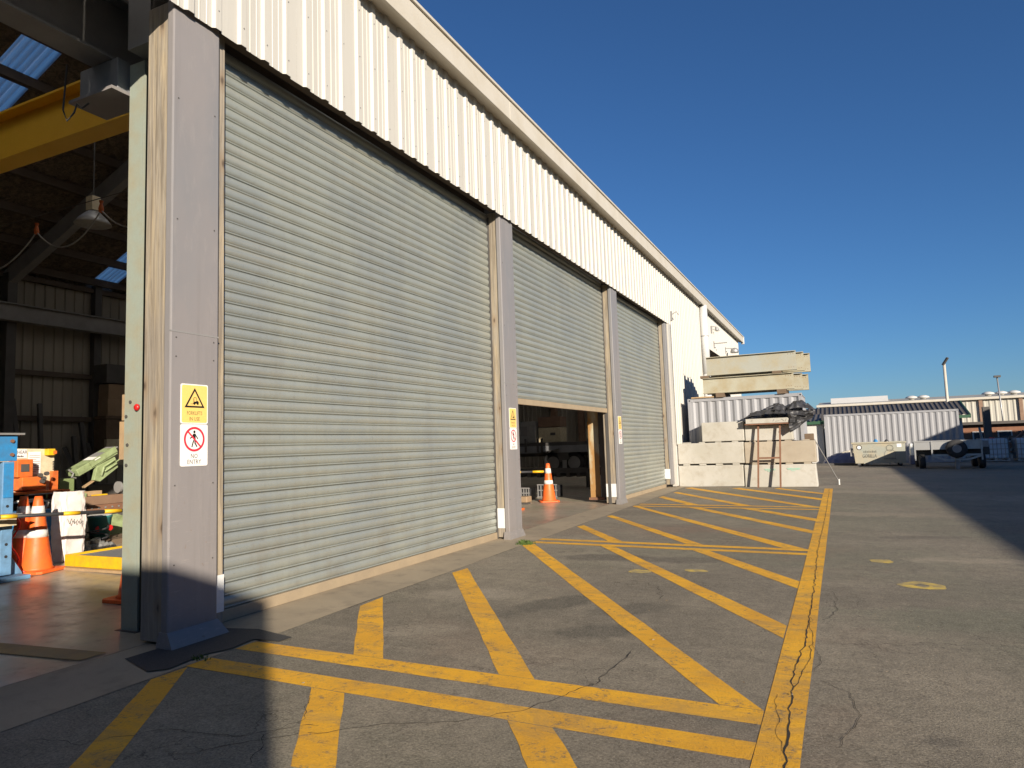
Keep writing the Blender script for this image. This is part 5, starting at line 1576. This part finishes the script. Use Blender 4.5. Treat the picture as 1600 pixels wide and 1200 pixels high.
for i in range(16):
    B().box(9 + i * 1.6, 10.2 + i * 1.6, 74.90, 74.945, 1.42, 1.85).build('window', 'glass', ff)
for x_ in (-1.0, -0.4, 4.0, 4.6, 8.6, 11.6, 14.6, 15.3, 21, 27):
    B().box(x_, x_ + 0.28, 74.80, 74.94, 0.2, 4.3).build('downpipe', 'brown', ff)
rv = thing('roof_plant', 'pale ridged roof unit on the far factory roof', 'roof unit', (2, 80, 4.9))
B().prism([(78, 4.7), (83, 4.7), (82.2, 5.32), (78.8, 5.32)], lambda a, c, d: (d, a, c), -0.6, 4.6).build('housing', 'white', rv)
for i, (x_, lab) in enumerate(((6.6, 'leftmost white roof vent dome on the far factory'), (7.6, 'second white roof vent dome on the far factory'), (12.9, 'third white roof vent beside the light pole on the far factory'),
                              (13.9, 'fourth white roof vent on the far factory'), (14.9, 'rightmost white roof vent on the far factory'))):
    vt = thing('roof_vent', lab, 'vent', (x_, 78, 4.6), 'roof vents on the far factory')
    B().lathe((x_, 78, 4.5), [(0.25, 0), (0.25, 0.35), (0.55, 0.38), (0.5, 0.5), (0.2, 0.62)], 12).build('cowl', 'white', vt, smooth=True)
# poles
po = thing('lamp_pole', 'tall pale timber light pole with dark lamp head rising behind the shed', 'lamp pole', (6.2, 50.5, 0.2))
B().tube([(6.20, 50.5, 0.2), (6.20, 50.5, 5.72)], [0.10, 0.08], 10).build('pole', 'fascia', po, smooth=True)
B().bar((6.12, 50.4, 5.66), (6.38, 50.2, 6.08), 0.16, 0.10).build('lamp_head', 'dsteel', po)
po = thing('lamp_pole', 'thin grey light pole at the right by the factory', 'lamp pole', (10.6, 60, 0.2))
B().tube([(10.75, 60, 0.2), (10.55, 60, 5.3)], 0.05, 8).build('pole', 'galv', po, smooth=True)
B().box(10.35, 10.75, 59.8, 60.1, 5.28, 5.42).build('lamp_head', 'dsteel', po)
po = thing('flue_post', 'stout dark square post above the white tanks', 'post', (6.8, 44, 0.2))
B().box(6.95, 7.28, 43.9, 44.2, 0.2, 2.75).build('post', 'dsteel', po, 0.01)
B().box(6.85, 7.38, 43.8, 44.3, 0.2, 0.3).build('base', 'dsteel', po)
# small brick building with pale windows
bh = thing('brick_house', 'small brick hut with pale window behind the tanks', 'hut', (7.5, 55, 0.2))
B().box(7.4, 12.5, 55, 59, 0.0, 1.9).build('wall', 'brick', bh)
B().box(7.1, 13.2, 54.5, 59.4, 1.9, 2.08).build('roof', 'darkroof', bh)
for x_ in (8.0, 9.4, 10.8):
    w = B().box(x_, x_ + 0.8, 54.93, 54.99, 0.7, 1.45).build('window', 'white', bh)
    B().box(x_ + 0.08, x_ + 0.72, 54.90, 54.925, 0.78, 1.37).build('pane', 'glass', w)

# waste skip
SY = 32.4; sz = 0.182
sk2 = thing('waste_skip', 'battered steel skip bin with faded lettering', 'skip', (1.5, 32.5, sz))
x0, x1 = 0.44, 2.40
zt = 1.19
b = B()
b.add([(x0 + 0.09, SY + 0.03, sz + 0.14), (x1 - 0.02, SY + 0.03, sz + 0.14), (x1 - 0.02, SY + 1.3, sz + 0.14), (x0 + 0.09, SY + 1.3, sz + 0.14),
       (x0 + 0.02, SY, zt - 0.06), (x1 - 0.02, SY, zt - 0.06), (x1 - 0.02, SY + 1.4, zt - 0.06), (x0 + 0.02, SY + 1.4, zt - 0.06)],
      [(3, 2, 1, 0), (0, 1, 5, 4), (1, 2, 6, 5), (2, 3, 7, 6), (3, 0, 4, 7)])
b.build('hopper', 'skip', sk2)
B().box(x0 - 0.03, x1 + 0.03, SY - 0.04, SY + 0.03, zt - 0.06, zt).build('rim', 'skip', sk2, 0.008)
B().box(x0 - 0.03, x1 + 0.03, SY + 1.37, SY + 1.44, zt - 0.06, zt).build('rim', 'skip', sk2, 0.008)
for x_ in (x0 - 0.03, x1 - 0.03):
    B().box(x_, x_ + 0.06, SY + 0.03, SY + 1.37, zt - 0.06, zt).build('rim', 'skip', sk2, 0.008)
for x_ in (x0 + 0.22, x1 - 0.22):
    for yy_ in (SY + 0.12, SY + 1.2):
        B().lathe((x_, yy_, sz + 0.075), [(0.07, -0.03), (0.075, 0), (0.07, 0.03)], 14, Matrix.Rotation(math.pi / 2, 3, 'X')).build('castor', 'rubber', sk2)
        B().box(x_ - 0.05, x_ + 0.05, yy_ - 0.05, yy_ + 0.05, sz + 0.10, sz + 0.15).build('castor_fork', 'galv', sk2)
for x_ in (x0 + 0.42, x0 + 0.68, x1 - 0.62, x1 - 0.36):
    B().box(x_ - 0.025, x_ + 0.025, SY + 0.02, SY + 0.06, sz + 0.07, sz + 0.16).build('lug', 'skip', sk2)
B().box(x0 - 0.08, x0 + 0.02, SY + 0.1, SY + 0.4, 0.62, 0.95).build('lift_pocket', 'gsteel', sk2)
text('GORILLA', 0.21, (x0 + 0.63, SY + 0.016, 0.62), (1, 0, 0), (0, 0.05, 1), 'ink_faded', 'lettering', sk2, 0.008, squeeze=0.62)
b = B()
for q in range(8):
    b.box(x0 + 0.42 + q * 0.062, x0 + 0.455 + q * 0.062, SY - 0.002 + 0.006, SY + 0.012, 0.76, 0.83 + 0.015 * (q % 2))
b.build('worn_lettering', 'ink_faded', sk2)
n = 24
def ringmesh(cx, cz, r0, r1, mat, nm, a0=0, a1=360):
    b = B(); k_ = 24
    for q in range(k_ + 1):
        a = math.radians(a0 + (a1 - a0) * q / k_)
        for r in (r0, r1):
            b.v.append((cx + r * math.cos(a), SY - 0.001 + 0.03 * max(0, (1.1 - (cz + r * math.sin(a)))) , cz + r * math.sin(a)))
    for q in range(k_):
        b.f.append((2 * q, 2 * q + 1, 2 * q + 3, 2 * q + 2))
    b.build(nm, mat, sk2, fix=False)
ringmesh(x0 + 0.26, 0.98, 0.075, 0.105, 'ink', 'round_emblem')
ringmesh(x0 + 0.26, 0.98, 0.0, 0.073, 'paper', 'round_emblem')
ringmesh(x1 - 0.58, 0.93, 0.10, 0.14, 'ink_faded', 'recycling_emblem', 20, 130)
ringmesh(x1 - 0.58, 0.93, 0.10, 0.14, 'ink_faded', 'recycling_emblem', 140, 250)
ringmesh(x1 - 0.58, 0.93, 0.10, 0.14, 'ink_faded', 'recycling_emblem', 260, 370)
ringmesh(x1 - 0.58, 0.66, 0.20, 0.215, 'ink_faded', 'recycling_emblem', -30, 210)
b = B()
for q in range(8):
    b.box(x1 - 0.80 + q * 0.055, x1 - 0.765 + q * 0.055, SY + 0.012, SY + 0.02, 0.47, 0.53)
b.build('worn_lettering', 'ink_faded', sk2)
B().box(x1 - 0.32, x1 - 0.15, SY - 0.006, SY - 0.002, 0.96, 1.10).build('sticker', 'paper', sk2)
tag(B().lathe((1.5, 36.8, 1.0), [(0.10, 0), (0.09, 0.2), (0.03, 0.26)], 10).build('blue_bag', 'blue'), 'bit of blue waste poking above the skip rim', 'waste')
tag(B().lathe((1.95, 36.8, 1.0), [(0.12, 0), (0.10, 0.16), (0.02, 0.24)], 8).build('black_bag', 'tarp_black'), 'bit of black waste poking above the skip rim', 'waste')
sk2.location = (1.66, 36.2, gz(1.66, 36.2) - 0.02); sk2.scale = (1.115, 1.115, 1.115)  # finished skip scaled about the camera: moved farther off and enlarged alike
# tarps and dark kerb beside the skip
tb = thing('blue_tarpaulin', 'crumpled blue tarpaulin heap left of the skip', 'tarpaulin', (0, 35.5, 0.2))
crumple('sheet', -0.85, 1.2, 38.0, 39.2, lambda u, v: 0.06 + 0.46 * math.sin(math.pi * u) ** 0.6 * math.sin(math.pi * v) ** 0.7, 'tarp_blue', tb, 26, 4.0, 0.12, 2.4)
crumple('pale_sheet', -0.4, 1.2, 38.9, 39.7, lambda u, v: 0.12 + 0.52 * math.sin(math.pi * u) ** 0.6 * math.sin(math.pi * v) ** 0.7, 'tarp_pale', tb, 20, 6.0, 0.10, 2.6)
tag(B().box(-1.75, 0.9, 37.0, 37.35, 0.05, 0.16).build('steel_channel', 'dsteel', bevel=0.01), 'long dark steel channel lying on the ground left of the skip', 'steel channel')

# flat trailer with a spare wheel on its side
tl_ = thing('flat_trailer', 'grey flat deck trailer with spare wheel parked in the shade', 'trailer', (4, 29.6, 0.13))
ty = 29.6; tz = 0.13; tl_.location = (4, 29.6, tz)
B().box(2.62, 4.75, ty, ty + 2.2, 0.98 - 0.03, 1.0).build('deck', 'gsteel', tl_)
B().box(2.45, 4.62, ty - 0.03, ty, 0.84, 1.16).build('side_board', 'galv', tl_)
B().box(2.45, 4.62, ty - 0.05, ty - 0.03, 1.13, 1.17).build('top_rail', 'galv', tl_)
B().box(4.62, 4.8, ty - 0.02, ty + 2.2, 0.90, 1.12).build('head_board', 'gsteel', tl_)
for x_ in (2.48, 3.02, 4.55):
    B().box(x_, x_ + 0.05, ty - 0.06, ty - 0.031, 0.45, 1.16).build('stanchion', 'galv', tl_)
B().box(3.02, 4.58, ty - 0.10, ty - 0.04, 0.60, 0.67).build('under_run_rail', 'galv', tl_)
B().bar((3.05, ty - 0.07, 0.60), (3.45, ty - 0.07, 0.47), 0.05, 0.06).build('brace', 'galv', tl_)
B().bar((4.55, ty - 0.07, 0.60), (4.15, ty - 0.07, 0.47), 0.05, 0.06).build('brace', 'galv', tl_)
B().box(3.4, 4.2, ty - 0.10, ty - 0.04, 0.44, 0.50).build('under_run_rail', 'galv', tl_)
B().box(2.6, 4.9, ty + 0.5, ty + 0.65, 0.62, 0.95).build('chassis', 'dsteel', tl_)
B().box(2.6, 4.9, ty + 1.5, ty + 1.65, 0.62, 0.95).build('chassis', 'dsteel', tl_)
B().box(3.75, 3.87, ty - 0.06, ty + 0.1, tz, 0.62).build('jack_leg', 'gsteel', tl_)
def wheel(parent, x_, y_, z_, r, axis):
    rm = Matrix.Rotation(math.pi / 2, 3, axis)
    w = empty('wheel', (x_, y_, z_), parent)
    B().lathe((x_, y_, z_), [(r * .45, -0.10), (r * .93, -0.095), (r, -0.06), (r, 0.06), (r * .93, 0.095), (r * .45, 0.10)], 28, rm).build('tyre', 'rubber', w, smooth=True)
    B().lathe((x_, y_, z_), [(r * .2, 0.06), (r * .38, 0.07), (r * .44, 0.106)], 18, rm).build('rim', 'gsteel', w)
wheel(tl_, 3.80, ty - 0.15, 0.86, 0.33, 'X')
for x_ in (2.75, 4.62):
    wheel(tl_, x_, ty + 0.45, tz + 0.27, 0.27, 'Y')
    wheel(tl_, x_, ty + 1.9, tz + 0.27, 0.27, 'Y')
tl_.location = (4.42, 33.0, gz(4.4, 33)); tl_.scale = (1.115, 1.115, 1.115)  # trailer pushed back along the line of sight and enlarged in proportion
# pale crates between skip and trailer
tag(B().box(2.93, 3.38, 37.4, 38.0, 0.45, 1.0).build('red_white_drum', 'plate', bevel=0.03), 'pale box with red patch between the skip and the trailer', 'box')
tag(B().box(2.9, 3.5, 37.4, 38.2, 0.02, 0.44).build('blue_crate', 'tarp_blue', bevel=0.03), 'low bluish crate under the pale box by the trailer', 'crate')

# caged white tanks
def ibc(x0, y0, label):
    t = thing('caged_tank', label, 'tank', (x0 + 0.55, y0, gz(x0, y0)), 'caged white liquid tanks')
    z0 = gz(x0, y0)
    B().box(x0, x0 + 1.16, y0, y0 + 1.0, z0 + 0.02, z0 + 0.06).build('pallet_deck', 'galv', t)
    for q in (0.0, 0.5, 1.0):
        B().box(x0 + q * 1.04, x0 + q * 1.04 + 0.12, y0, y0 + 1.0, z0 + 0.06, z0 + 0.14).build('pallet_block', 'galv', t)
    B().box(x0 + 0.03, x0 + 1.13, y0 + 0.03, y0 + 0.97, z0 + 0.15, z0 + 1.10).build('bottle', 'ibc', t, 0.06)
    B().lathe((x0 + 0.58, y0 + 0.5, z0 + 1.10), [(0.11, 0), (0.11, 0.06)], 14).build('cap', 'red', t)
    b = B()
    for q in range(8):
        x_ = x0 + 1.16 * q / 7
        b.tube([(x_, y0, z0 + 0.12), (x_, y0, z0 + 1.13)], 0.012, 5); b.tube([(x_, y0 + 1.0, z0 + 0.12), (x_, y0 + 1.0, z0 + 1.13)], 0.012, 5)
    for q in range(7):
        y_ = y0 + q / 6
        for x_ in (x0, x0 + 1.16):
            b.tube([(x_, y_, z0 + 0.12), (x_, y_, z0 + 1.13)], 0.012, 5)
    for zz in (0.15, 0.35, 0.6, 0.85, 1.12):
        b.tube([(x0, y0 - 0.012, z0 + zz), (x0 + 1.16, y0 - 0.012, z0 + zz)], 0.012, 5)
        b.tube([(x0, y0 + 1.012, z0 + zz), (x0 + 1.16, y0 + 1.012, z0 + zz)], 0.012, 5)
        for x_ in (x0 - 0.012, x0 + 1.172):
            b.tube([(x_, y0, z0 + zz), (x_, y0 + 1, z0 + zz)], 0.012, 5)
    b.build('cage', 'gsteel', t)
    B().lathe((x0 + 0.58, y0 - 0.02, z0 + 0.2), [(0.04, -0.06), (0.04, 0.08)], 10, Matrix.Rotation(math.pi / 2, 3, 'X')).build('tap', 'plate', t)
ibc(6.22, 40.7, 'caged white plastic tank nearest the trailer')
ibc(7.66, 40.6, 'caged white plastic tank cut off by the right edge')
rnd = random.Random(5)
jt = thing('scrap_heap', 'dark jumble of scrap steel behind the white tanks', 'scrap', (8, 41, 0.2))
for q in range(16):
    x_, y_ = rnd.uniform(6.6, 10.5), rnd.uniform(45.0, 47.5)
    B().bar((x_, y_, rnd.uniform(0.3, 1.2)), (x_ + rnd.uniform(-1, 1), y_ + rnd.uniform(-0.4, 0.4), rnd.uniform(1.0, 1.75)), rnd.uniform(0.05, 0.25), rnd.uniform(0.05, 0.25)).build('scrap_piece', rnd.choice(('rust', 'dsteel', 'brown', 'machine_orange', 'galv')), jt)

# ------------------------------------------------------------------ neighbouring buildings whose shadows fall on the yard
nb = thing('side_warehouse', 'long plain warehouse along the right side of the yard', 'building', (20, 20, 0))
EX = 13.0
EZ = 0.02 + 0.42 * (EX - 1.84)
B().box(EX + 0.3, 34, -30, 46, -0.5, EZ - 0.2).build('wall', 'render', nb)
B().prism([(EX, EZ - 0.2), (34, EZ - 0.2), (34, EZ + 0.2), (EX, EZ)], lambda a, c, d: (a, d, c), -30.3, 46.3).build('roof', 'darkroof', nb)
B().box(EX + 0.01, 34.1, 27.2, 46.4, EZ - 0.3, EZ + 0.34).build('raised_bay', 'render', nb)
ob = thing('office_block', 'low flat roofed office block behind the viewer', 'building', (1, -7, 0))
B().box(-2.5, 4.5, -12, -4.35, -0.3, 3.9).build('wall', 'render', ob)
B().box(-2.52, 4.503, -12.02, -4.347, 3.9, 4.10).build('roof', 'darkroof', ob)
for q in range(3):
    w = B().box(-1.8 + q * 2.0, -0.5 + q * 2.0, -4.36, -4.33, 1.0, 2.2).build('window', 'white', ob)
    B().box(-1.72 + q * 2.0, -0.58 + q * 2.0, -4.328, -4.32, 1.08, 2.12).build('pane', 'glass', w)
